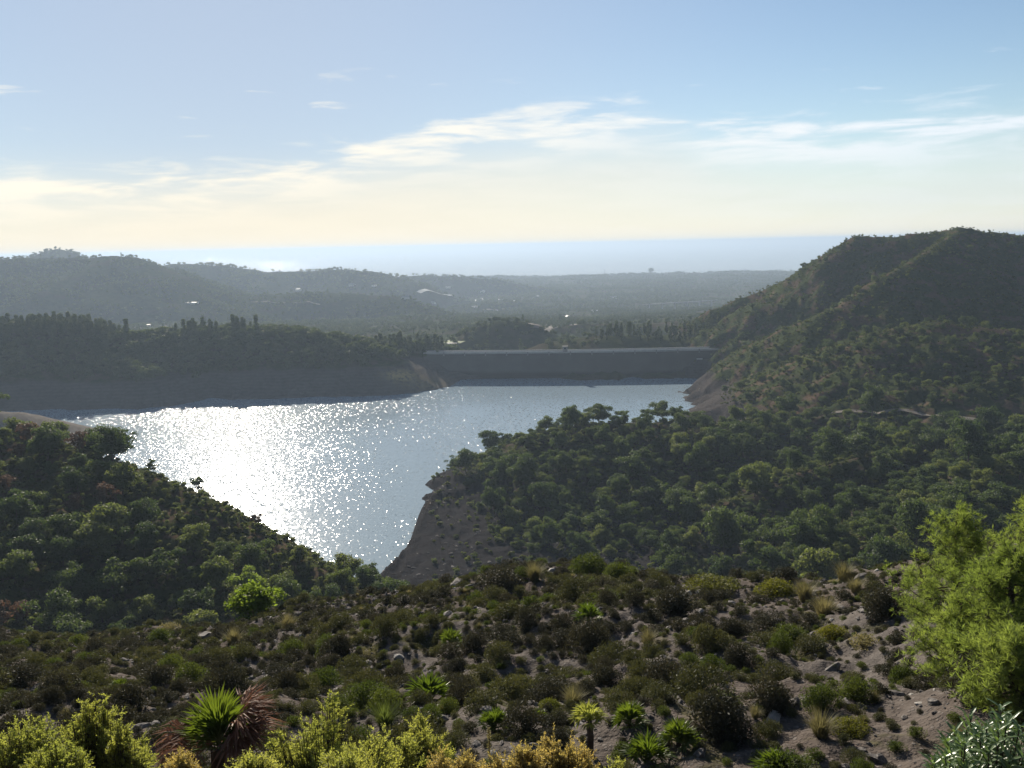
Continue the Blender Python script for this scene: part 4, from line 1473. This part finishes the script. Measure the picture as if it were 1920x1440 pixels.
for px, py, w, me, nm, lab, cat, fl in [
    (1104, 1078, 74, BIGSHRUB[0], 'green_shrub', 'round green shrub crowning the highest point of the rocky crest', 'shrub', 1),
    (1160, 1090, 64, BIGSHRUB[1], 'green_shrub', 'round green shrub just right of the one on the crest top', 'shrub', 1),
    (1456, 1118, 90, GORSE[0], 'gorse_shrub', 'low yellow-green cushion shrub on the crest edge left of pale grass tufts', 'shrub', .8),
    (1335, 1102, 110, GORSE[1], 'gorse_shrub', 'flat dark green mat shrub on the crest above the bare path', 'shrub', .45),
    (1371, 1196, 58, DARKSHRUB[0], 'heath_shrub', 'dark brown dome shrub standing alone on bare soil', 'shrub', 1.1),
    (1388, 1246, 66, DARKSHRUB[1], 'heath_shrub', 'dark brown dome shrub just below the lone one on bare soil', 'shrub', 1.1),
    (1482, 1204, 74, BIGSHRUB[2], 'green_shrub', 'mossy green mound shrub in the middle of the bare slope', 'shrub', .8),
    (1562, 1196, 70, GORSE[0], 'gorse_shrub', 'olive green cushion shrub right of the mossy mound', 'shrub', .8),
    (1622, 1216, 60, STRAW[0], 'straw_shrub', 'straw-coloured dry shrub on bare soil left of the pines', 'shrub', 1),
    (1692, 1278, 50, BIGSHRUB[0], 'green_shrub', 'narrow dark green shrub leaning on the bare path by the pines', 'shrub', 1.3),
    (1540, 1322, 78, BIGSHRUB[1], 'green_shrub', 'rounded green shrub, left of a pair beside the bare path', 'shrub', .95),
    (1606, 1312, 78, BIGSHRUB[2], 'green_shrub', 'rounded green shrub, right of a pair beside the bare path', 'shrub', 1),
    (1592, 1370, 82, GORSE[1], 'gorse_shrub', 'yellow-topped cushion shrub below the green pair by the path', 'shrub', .75),
    (1345, 1370, 135, DARKSHRUB[0], 'heath_shrub', 'largest dark bush, in the shaded hollow at lower right', 'shrub', 1.0),
    (1440, 1330, 95, DARKSHRUB[1], 'heath_shrub', 'dark tall bush between the largest dark bush and green pair', 'shrub', 1.1),
    (1104, 1228, 90, DARKSHRUB[1], 'heath_shrub', 'tall dark bush under a fan palm in the centre of the slope', 'shrub', 1.25),
    (1265, 1150, 95, DARKSHRUB[0], 'heath_shrub', 'wide dark bush left of the bare path near the crest', 'shrub', .8),
    (935, 1110, 100, DARKSHRUB[1], 'heath_shrub', 'wide dark bush on the crest where the slope rises', 'shrub', .75),
    (1660, 1150, 90, DARKSHRUB[0], 'heath_shrub', 'dark bush in the shade beside the tall pine at the right', 'shrub', .9),
    (610, 1292, 74, BIGSHRUB[0], 'green_shrub', 'dark green shrub above the fan palm on the left slope', 'shrub', 1),
    (1030, 1330, 60, GORSE[0], 'gorse_shrub', 'olive cushion shrub above the small trunked palm', 'shrub', .8),
    (302, 1205, 52, BIGSHRUB[1], 'green_shrub', 'dark green round shrub beside pale stones on the left crest', 'shrub', .9),
    (318, 1186, 48, STRAW[0], 'straw_shrub', 'pale olive tufted shrub on the left crest above pale stones', 'shrub', .8),
    (1480, 1462, 120, BIGSHRUB[2], 'green_shrub', 'bright green dome shrub at the bottom edge below the dark hollow', 'shrub', .8),
    (700, 1330, 70, BIGSHRUB[2], 'green_shrub', 'green shrub left of the large fan palm cluster at mid slope', 'shrub', .8),
]:
    p, s = at_ground(px, py, w)
    put_mesh(nm, me, p, (s, s, s * fl), lab, cat)

for px, py, h, me, nm, lab in [
    (1508, 1124, 48, TUFT[0], 'grass_tuft', 'pale dry grass tuft right of the yellow-green cushion on the crest'),
    (1545, 1156, 52, TUFT[1], 'grass_tuft', 'large pale grass tuft drooping over the slope right of the crest path'),
    (1582, 1088, 44, TUFT[2], 'grass_tuft', 'pale grass tuft highest on the crest left of the tall pine'),
    (1605, 1110, 38, TUFT[0], 'grass_tuft', 'grey-green grass tuft between the highest tuft and the pines'),
    (1538, 1378, 62, TUFT[1], 'grass_tuft', 'grey upright grass tuft beside the yellow-topped cushion shrub'),
    (1215, 1208, 40, TUFT[2], 'grass_tuft', 'thin straw grass tuft at the left edge of bare soil'),
    (1002, 1086, 42, TUFT[0], 'grass_tuft', 'pale grass tuft on the crest right of the wide dark bush'),
    (438, 1208, 40, TUFT[1], 'grass_tuft', 'pale grass tuft on the left crest below the bright domed tree'),
    (540, 1178, 36, TUFT[2], 'grass_tuft', 'pale grass tuft on the crest just right of the domed tree'),
    (722, 1362, 60, GTUFT[0], 'grass_tuft', 'green rushy grass tuft above yellow shrubs near the bottom'),
    (1075, 1322, 50, TUFT[0], 'grass_tuft', 'dry grass tuft behind the small trunked palm'),
    (880, 1320, 46, TUFT[2], 'grass_tuft', 'pale grass tuft on grey scree right of the large fan palm'),
]:
    p, s = at_ground(px, py)
    k = h * p[1] / F / .62
    put_mesh(nm, me, p, k, lab, 'grass tuft')

# fan palms on the slope
for i, (px, py, w, n, lab, hh) in enumerate([
    (805, 1318, 120, 20, 'large dark green fan palm clump in the middle of the near slope', 0),
    (846, 1222, 66, 14, 'upright fan palm with light tips on the stony centre-left slope', .25),
    (1104, 1175, 70, 14, 'fan palm with pale fronds above the tall dark bush', .2),
    (926, 1372, 88, 16, 'dark fan palm on grey scree left of the trunked palm', .1),
    (1180, 1362, 96, 16, 'spreading green fan palm right of the small trunked palm', .05),
    (1272, 1398, 100, 18, 'bright green fan palm at lower centre right of the spreading palm', .1),
    (1215, 1432, 120, 18, 'wide dark fan palm in front of the bright green palm', .05),
    (1450, 1322, 52, 11, 'small pale fan palm in the shade of the dark hollow', .3),
    (442, 1236, 48, 11, 'small bright green fan palm on the left slope below the crest', .1),
    (225, 1292, 44, 10, 'small fan palm among brown shrubs at the far left slope', .1),
    (1010, 1350, 56, 11, 'low fan palm above the yellow shrubs left of the trunked palm', .05),
    (1455, 1458, 110, 16, 'fresh green fan palm at the bottom edge beside the green dome', .1),
]):
    p, s = at_ground(px, py, w)
    t = thing('fan_palm', lab, 'palm', (p[0], p[1], p[2] - .02), 0, 1)
    part('fronds', palm_mesh(400 + i, n, s * .20, s * .36, z0=hh * s, w=max(.012, s * .022), droop=.2), t)
    b = MB()
    b.tube([(0, 0, -.1), (0, 0, max(.06, hh * s))], [s * .07, s * .05], 7)
    b.build('trunk', M['bark'], t)

# small palm with a bare trunk
p, _ = at_ground(1105, 1412)
t = thing('trunked_palm', 'small yellow-green fan palm on a thin dark trunk at bottom centre', 'palm', (p[0], p[1], p[2]))
hh = max(.35, W(1105, 1352, p[1])[2] - p[2])
b = MB()
b.tube([(0, 0, -.1), (.02, 0, hh * .5), (0, 0, hh)], [.055, .045, .04], 8)
b.build('trunk', M['bark'], t)
part('fronds', palm_mesh(430, 15, .10, .22, 'juniper', -.1, 1.3, 13, .25, None, .014, hh), t)


def near_dens(P, qx, qy):
    bare = np.exp(-((qx - 1440) / 150) ** 2 - ((qy - 1130) / 45) ** 2) + np.exp(-((qx - 1690) / 90) ** 2 - ((qy - 1370) / 130) ** 2) \
        + .9 * np.exp(-((qx - 1570) / 120) ** 2 - ((qy - 1240) / 30) ** 2) + .8 * np.exp(-((qx - 900) / 90) ** 2 - ((qy - 1330) / 30) ** 2) + .8 * np.exp(-((qx - 860) / 140) ** 2 - ((qy - 1145) / 22) ** 2)
    d = np.where(qx < 1250, .92, .36)
    return np.clip((d + .55 * fbm(P[:, 0] / 4, P[:, 1] / 4, 2, 23)) * (1 - .93 * np.clip(bare, 0, 1)), .015, 1)


P = scatter_pts(30000, -260, 2180, 10, 56, rn, [NEAR], near_dens, up=.5)
sz = .28 + .80 * rn.random(len(P)) ** 2.4
K = thin(P, sz * np.where(proj(P)[0] < 1250, .70, .84), rn, used_n)
P, sz = P[K], sz[K]
qx, qy, dd = proj(P)
tone = fbm(P[:, 0] / 5, P[:, 1] / 5, 2, 41) + .3 * rn.normal(size=len(P))
order = np.argsort(dd / sz)
HLAB = {}
for zn, where in ((0, 'the left side of the rocky near slope'), (1, 'the middle of the rocky near slope'), (2, 'the barer right side of the near slope')):
    for kd, look in (('thyme', 'olive brown cushion heath bush'), ('heath', 'dark brown rounded heath bush'), ('green', 'small dull green rounded bush')):
        HLAB[(zn, kd)] = (look + ' on ' + where, look.replace('bush', 'bushes') + ' on ' + where)
rest, n_b = [], 0
for i in order:
    kd = 'green' if tone[i] > .62 else ('heath' if tone[i] < -.05 else 'thyme')
    v = {'green': (3, 6), 'heath': (1, 4, 7), 'thyme': (0, 2, 5)}[kd]
    s = float(sz[i])
    if n_b < 270 and 0 < qx[i] < 1920:
        zn = 0 if qx[i] < 640 else (1 if qx[i] < 1250 else 2)
        lab, grp = HLAB[(zn, kd)]
        put_mesh('heath_bush', HEATH[v[rn.integers(len(v))]], P[i], (s, s, s * (.8 + .5 * rn.random())), lab, 'bush', grp)
        n_b += 1
    else:
        rest.append((P[i] - np.array([0, 0, .03]), s, {'green': 3, 'heath': 1, 'thyme': (0, 2)[rn.integers(2)]}[kd]))
gn_scatter('undergrowth', [a for a, _, _ in rest], [s for _, s, _ in rest], [k for _, _, k in rest], HEATHLOW, rn, .08)
# little seedlings between the bushes
P = scatter_pts(30000, -260, 2180, 9, 52, rn, [NEAR], None, up=.3)
P = P[thin(P, .3, rn)][:5200]
gn_scatter('dwarf_scrub', P, .10 + .16 * rn.random(len(P)), rn.integers(0, 4, len(P)), HEATHLOW, rn, .1)
P = scatter_pts(9000, -260, 2180, 8, 52, rn, [NEAR], None, up=.3)
P = P[:200]
gn_scatter('dry_grass', P, .12 + .3 * rn.random(len(P)), rn.integers(0, 3, len(P)), TUFT, rn, .12)
# stones
P = scatter_pts(66000, -260, 2180, 8, 50, rn, [NEAR], lambda P, qx, qy: np.clip(.35 + .8 * fbm(P[:, 0] / 3, P[:, 1] / 3, 2, 61), .04, 1), up=.1)
P = P[:15000]
gn_scatter('gravel', P, (.035 + .13 * rn.random(len(P)) ** 3)[:, None] * (.7 + .6 * rn.random((len(P), 3))), np.where(rn.random(len(P)) < .16, 4, rn.integers(0, 4, len(P))), PEBBLE, rn, .3)
P = scatter_pts(12000, -40, 1960, 9, 50, rn, [NEAR], lambda P, qx, qy: np.clip(.3 + .9 * fbm(P[:, 0] / 5, P[:, 1] / 5, 2, 67), .02, 1) * np.where(qx > 1350, .4, 1), up=.2)
P = P[:2600]
gn_scatter('rubble', P, (.09 + .24 * rn.random(len(P)) ** 2)[:, None] * (.75 + .6 * rn.random((len(P), 3))), rn.integers(0, 6, len(P)), ROCKS, rn, .35)
P = scatter_pts(5000, -20, 1940, 10, 46, rn, [NEAR], lambda P, qx, qy: np.clip(.2 + fbm(P[:, 0] / 4, P[:, 1] / 4, 2, 63), .02, 1), up=.2)
P = P[thin(P, .7, rn)][:280]
for q in P:
    pale = rn.random() < .22
    s = .18 + .42 * rn.random() ** 2
    o = put_mesh('rock', (PALEROCKS if pale else ROCKS)[rn.integers(3 if pale else 6)], q, (s, s * (.7 + .5 * rn.random()), s * (.7 + .5 * rn.random())),
                 'pale sunlit angular stone lying on the rocky near slope' if pale else 'dark grey angular rock lying between bushes on the near slope', 'rock',
                 'pale stones on the near slope' if pale else 'dark rocks on the near slope')
    o.rotation_euler = tuple(rn.normal(size=2) * .35) + (float(rn.random() * 6.28),)
for px, py, s, m, lab in ((862, 1092, .9, ROCKS[0], 'large dark boulder at the left end of the crest outcrop'), (845, 1078, .4, PALEROCKS[0], 'white-topped stone on the crest outcrop above dark boulders'),
                          (885, 1098, .8, ROCKS[1], 'dark boulder second from left in the crest outcrop'), (380, 1196, 1.2, ROCKS[2], 'dark rock outcrop on the left crest beside the domed tree'),
                          (352, 1200, .8, ROCKS[3], 'smaller dark rock leaning on the left crest outcrop'), (344, 1212, .42, PALEROCKS[1], 'pale stone below the left crest outcrop'),
                          (1622, 1082, .8, ROCKS[4], 'dark boulder on the crest near the tall pine'), (1845, 1300, .8, ROCKS[5], 'reddish brown boulder under the pine branches at the right')):
    p, _ = at_ground(px, py)
    o = put_mesh('boulder', m, p, s, lab, 'boulder', None, .1)

# broken rock along the bare lake shores
P = scatter_pts(30000, 680, 1500, 240, 640, rn, [SPUR, MOUNT], lambda P, qx, qy: (P[:, 2] < 13) * (P[:, 2] > .1) * np.clip(.35 + .9 * fbm(P[:, 0] / 12, P[:, 1] / 12, 2, 66), .05, 1), up=.5)
P = P[:1300]
gn_scatter('shore_rubble', P, (.35 + 1.3 * rn.random(len(P)) ** 3)[:, None] * (np.array([1.3, .8, .45]) * (.7 + .6 * rn.random((len(P), 3)))), rn.integers(0, 6, len(P)), ROCKS, rn, .25)

# ------------------------------------------------------------------ the bright pines at the right
def near_pine(px, top, d, wpx, seed, label, dens=1.0, low=.04):
    rng = np.random.default_rng(seed)
    x, y = W(px, 1200, d)[:2]
    zg = ground(x, y)
    h = W(px, top, d)[2] - zg
    wd = wpx * d / F
    root = thing('pine_tree', label, 'tree', (x, y, zg))
    b = MB()
    b.tube([(0, 0, -.3), (.03, .02, h * .4), (-.02, .03, h * .75), (0, 0, h * .95)], [.06 * h ** .5, .045 * h ** .5, .025, .008], 8)
    nb = int(46 * dens)
    tips, dirs = [], []
    for k in range(nb):
        t = low + (.97 - low) * (1 - (1 - (k + rng.random()) / nb) ** .72)
        a = k * 2.4 + rng.normal() * .4
        prof = (math.sin(min(1, (1 - t) * 1.15 + .04) * math.pi * .5)) * (.75 + .25 * min(1, t / .15))
        L_ = wd * .5 * prof * (.72 + .42 * rng.random())
        o_ = np.array([math.cos(a), math.sin(a), 0])
        s = np.array([0, 0, h * t * .93])
        e = s + o_ * L_ + np.array([0, 0, (.22 + .45 * t) * L_])
        mid = s + o_ * L_ * .55 + np.array([0, 0, .06 * L_])
        b.tube([s, mid, e], [.018, .011, .004], 5)
        ns = int(17 * dens)
        for j in range(ns):
            u = .25 + .8 * rng.random()
            c = s * (1 - u) + e * u + np.array([0, 0, -.08 * L_ * math.sin(u * math.pi)])
            dr = unit(o_ * .7 + np.array([0, 0, .55]) + 1.0 * rng.normal(size=3))
            q = c + dr * (.10 + .16 * rng.random()) * min(1.6, wd * .6)
            b.tube([c, q], [.005, .003], 3, 0, False)
            for _ in range(4):
                tips.append(c + (q - c) * rng.random() + rng.normal(size=3) * .045)
                dirs.append(unit(dr + np.array([0, 0, .5]) + .5 * rng.normal(size=3)))
    b.build('trunk', M['bark'], root, True)
    tips, dirs = np.array(tips), np.array(dirs)
    k = 12
    I = np.repeat(np.arange(len(tips)), k)
    D = unit(dirs[I] * .9 + rdirs(len(I), rng) * .85)
    ln = (.075 + .05 * rng.random(len(I)))
    Bv = unit(np.cross(D, rdirs(len(I), rng)))
    nb_ = MB()
    nb_.leaves(tips[I] + D * ln[:, None] * .5, D, Bv, ln, np.full(len(I), .0075))
    nb_.build('needles', M['near_pine'], root)


near_pine(1782, 938, 16.5, 215, 501, 'tallest and leftmost of the bright green pines at the right edge')
near_pine(1960, 922, 15.0, 250, 502, 'bright green pine cut by the right edge behind the others')
near_pine(1892, 1015, 12.5, 215, 503, 'bright green pine in front of the tall one, at right edge')
near_pine(1800, 1118, 13.2, 175, 504, 'short spreading pine low at the foot of the tall bright pine', .8)
near_pine(1905, 1180, 10.6, 190, 505, 'lowest leafy young pine at the right edge above the oleander', .8)


# ------------------------------------------------------------------ spiky shrubs along the bottom edge
def sprig_shrub(px, top, wpx, d, mat, seed, label, nbr=260, lean=.3):
    rng = np.random.default_rng(seed)
    x, y = W(px, 1400, d)[:2]
    zg = ground(x, y)
    h = max(.3, W(px, top - 4, d)[2] - zg) * 1.03
    wd = wpx * d / F * 1.15
    root = thing('juniper_shrub', label, 'shrub', (x, y, zg - .02))
    st, C, T, B, S = MB(), [], [], [], []
    lob = rng.normal(size=(7, 2)) * .36
    lobh = .62 + .42 * rng.random(7)
    lobh[0] = 1.0
    lob[0] *= .3
    for k in range(nbr):
        j = rng.integers(7)
        a = rng.random() * 6.283
        r = rng.random() ** .55
        bx = (lob[j] * .9 + np.array([math.cos(a), math.sin(a)]) * r * .42) * wd * .5
        zt = h * lobh[j] * (1 - .55 * r * r) * (.80 + .22 * rng.random())
        tip = np.array([bx[0], bx[1], zt])
        s = np.array([bx[0] * .35, bx[1] * .35, zt * .30 * rng.random()])
        st.tube([s, (s + tip) * .5 + np.array([bx[0] * .15, bx[1] * .15, 0]), tip], [.008, .005, .002], 3, 0, False)
        for q in range(5):
            u = .45 + .55 * rng.random()
            c0 = s + (tip - s) * u
            dr = unit((tip - s) / (np.linalg.norm(tip - s) + 1e-6) * .9 + np.array([bx[0], bx[1], 0]) * .6 / (wd * .5) + .75 * rng.normal(size=3) * np.array([1, 1, .6]))
            ln = (.05 + .075 * rng.random())
            m = 12
            tt = np.linspace(.08, 1, m)
            P_ = c0 + dr * (tt * ln)[:, None]
            e1 = unit(np.cross(dr, rng.normal(size=3)))
            e2 = np.cross(dr, e1)
            ang = np.arange(m) * 2.4
            o_ = np.cos(ang)[:, None] * e1 + np.sin(ang)[:, None] * e2
            td = unit(o_ * .85 + dr * .8)
            sz_ = (.028 - .012 * tt)
            C.append(P_ + td * (sz_ * .5)[:, None])
            T.append(td)
            B.append(unit(np.cross(td, o_ + rng.normal(size=(m, 3)) * .3)))
            S.append(sz_)
    st.build('stems', M['bark'], root)
    C, T, B, S = np.concatenate(C), np.concatenate(T), np.concatenate(B), np.concatenate(S)
    lf = MB()
    lf.leaves(C, T, B, S * 1.5, S * .6)
    lf.build('foliage', M[mat], root)


for i, (px, top, w, d, mat, lab, nb) in enumerate([
    (40, 1362, 210, 7.6, 'juniper', 'spiky green shrub filling the bottom left corner', 380),
    (158, 1292, 130, 8.4, 'juniper', 'tallest pointed spiky shrub near the bottom left corner', 330),
    (222, 1330, 120, 8.2, 'juniper', 'spiky olive shrub right of the tallest one at bottom left', 300),
    (110, 1385, 150, 7.0, 'juniper', 'low spiky shrub in front of the tallest one at bottom left', 280),
    (600, 1342, 200, 8.0, 'juniper', 'broad yellow-green spiky shrub right of the big fan palm', 420),
    (470, 1412, 170, 6.8, 'juniper', 'yellowish spiky shrub at the bottom edge below the big fan palm', 280),
    (700, 1378, 170, 7.4, 'juniper', 'spiky shrub in the middle of the yellow-green thicket', 330),
    (785, 1352, 150, 8.2, 'juniper', 'yellower pointed shrub at the right end of the thicket', 330),
    (640, 1415, 180, 6.6, 'juniper', 'yellow-green spiky shrub, lowest at the bottom edge centre left', 280),
    (860, 1412, 130, 7.0, 'juniper_y', 'golden low shrub at the bottom edge left of the dry stalk', 240),
    (975, 1402, 150, 7.2, 'juniper_y', 'golden yellow feathery shrub right of the dry stalk', 320),
    (1062, 1385, 130, 7.6, 'juniper_y', 'golden yellow shrub under the small trunked palm', 300),
    (1150, 1430, 120, 7.4, 'juniper', 'low green spiky shrub at the bottom edge right of the golden ones', 220),
    (330, 1415, 120, 7.4, 'juniper_y', 'dry golden shrub among brown fronds left of the big palm', 200),
]):
    sprig_shrub(px, top, w, d, mat, 600 + i, lab, nb)

# the big fan palm with dead fronds
d = 9.0
x, y = W(412, 1400, d)[:2]
zg = ground(x, y)
t = thing('big_fan_palm', 'big fan palm with fresh green fronds and dry reddish fronds, bottom left', 'palm', (x, y, zg))
hub = max(.2, W(412, 1400, d)[2] - zg)
me = palm_mesh(700, 19, .24, .37, 'palm', .3, 1.5, 22, .06, None, .015, hub)
part('fronds', me, t)
o = part('dry_fronds', palm_mesh(701, 18, .30, .42, 'deadpalm', -.2, .75, 17, .25, (-.9, .9), .013, hub * 1.3), t)
o['label'] = 'dry reddish brown fronds on the right side'
o = part('dry_fronds', palm_mesh(702, 20, .34, .40, 'deadpalm', -.55, .25, 15, .35, (2.3, 4.6), .013, hub * 1.15), t)
o['label'] = 'dry reddish brown fronds drooping at the lower left'
part('fronds', palm_mesh(703, 10, .3, .32, 'palm', -.3, .35, 15, .2, (-1.3, .1), .016, hub * .5), t)
b = MB()
b.tube([(0, 0, -.2), (0, 0, hub)], [.12, .10], 9)
b.build('trunk', M['bark'], t)

# dry flower stalk
p = W(918, 1440, 7.4)
zg = ground(p[0], p[1])
h = W(918, 1366, 7.4)[2] - zg
t = thing('dry_stalk', 'thin upright dry flower stalk at the bottom edge between golden shrubs', 'flower stalk', (p[0], p[1], zg))
b = MB()
b.tube([(0, 0, 0), (.01, 0, h * .6), (0, 0, h)], [.006, .004, .002], 5)
b.build('stem', M['deadpalm'], t)
b = MB()
k = 130
zz = h * (.55 + .45 * rn.random(k))
D = unit(np.column_stack([rn.normal(size=k), rn.normal(size=k), .5 + rn.random(k)]))
b.leaves(np.column_stack([np.zeros(k), np.zeros(k), zz]) + D * .012, D, unit(np.cross(D, rdirs(k, rn))), np.full(k, .03), np.full(k, .014))
b.build('seed_head', M['drygrass'], t)


# ------------------------------------------------------------------ oleander at the bottom right
def oleander(px, top, wpx, d, seed, label, ns=46):
    rng = np.random.default_rng(seed)
    x, y = W(px, 1400, d)[:2]
    zg = ground(x, y)
    h = W(px, top, d)[2] - zg
    wd = wpx * d / F
    root = thing('oleander_bush', label, 'shrub', (x, y, zg - .03))
    st, lf = MB(), MB()
    for k in range(ns):
        a, r = k * 2.4, math.sqrt((k + .5) / ns)
        tip = np.array([math.cos(a) * r * wd * .55, math.sin(a) * r * wd * .55, h * (1 - .38 * r * r) * (.86 + .2 * rng.random())])
        base = tip * np.array([.25, .25, 0])
        mid = (base + tip) * .5 + np.array([0, 0, h * .06])
        st.tube([base, mid, tip], [.009, .007, .004], 5, 0, False)
        for j in range(13):
            u = .38 + .64 * (j / 12)
            c = mid + (tip - mid) * (u - .5) * 2 if u > .5 else base + (mid - base) * u * 2
            for q in range(3):
                ph = j * 1.05 + q * 2.094 + rng.normal() * .25
                o_ = np.array([math.cos(ph), math.sin(ph), 0])
                up = .35 + .8 * max(0, u - .4) + .25 * rng.normal()
                D = unit(o_ + np.array([0, 0, up]))
                L_ = .085 + .055 * rng.random()
                wv = unit(np.cross(D, np.array([0, 0, 1.0]))) * .0125
                nr_ = np.cross(wv / .0125, D)
                p1 = c + D * L_ * .35
                p2 = c + D * L_ * .72 + np.array([0, 0, -.006])
                p3 = c + D * L_ + np.array([0, 0, -.02])
                fo = nr_ * .003
                lf.add([c, p1 + wv + fo, p1, p1 - wv + fo, p2 + wv * .8 + fo, p2, p2 - wv * .8 + fo, p3], [(1, 4, 5, 2), (2, 5, 6, 3)], [(0, 1, 2), (0, 2, 3), (4, 7, 5), (5, 7, 6)])
    st.build('stems', M['bark'], root)
    lf.build('leaves', M['oleander'], root)


oleander(1868, 1338, 200, 5.6, 801, 'glossy long-leaved oleander bush in the bottom right corner')
oleander(1800, 1400, 120, 5.4, 802, 'low oleander shoots left of the corner oleander at the bottom edge', 20)


# ------------------------------------------------------------------ air
def haze_box():
    b = MB()
    b.box((0, 14000, -5.0), (62000, 34000, 250), 0)
    m, nt, out = new_mat('haze_air')
    v = nn(nt, 'ShaderNodeVolumePrincipled')
    v.inputs['Color'].default_value = (0.37, 0.47, 0.60, 1)
    v.inputs['Density'].default_value = HAZE
    v.inputs['Anisotropy'].default_value = 0.31
    nt.links.new(v.outputs[0], out.inputs['Volume'])
    o = b.build('haze', m)
    o['kind'] = 'stuff'


haze_box()
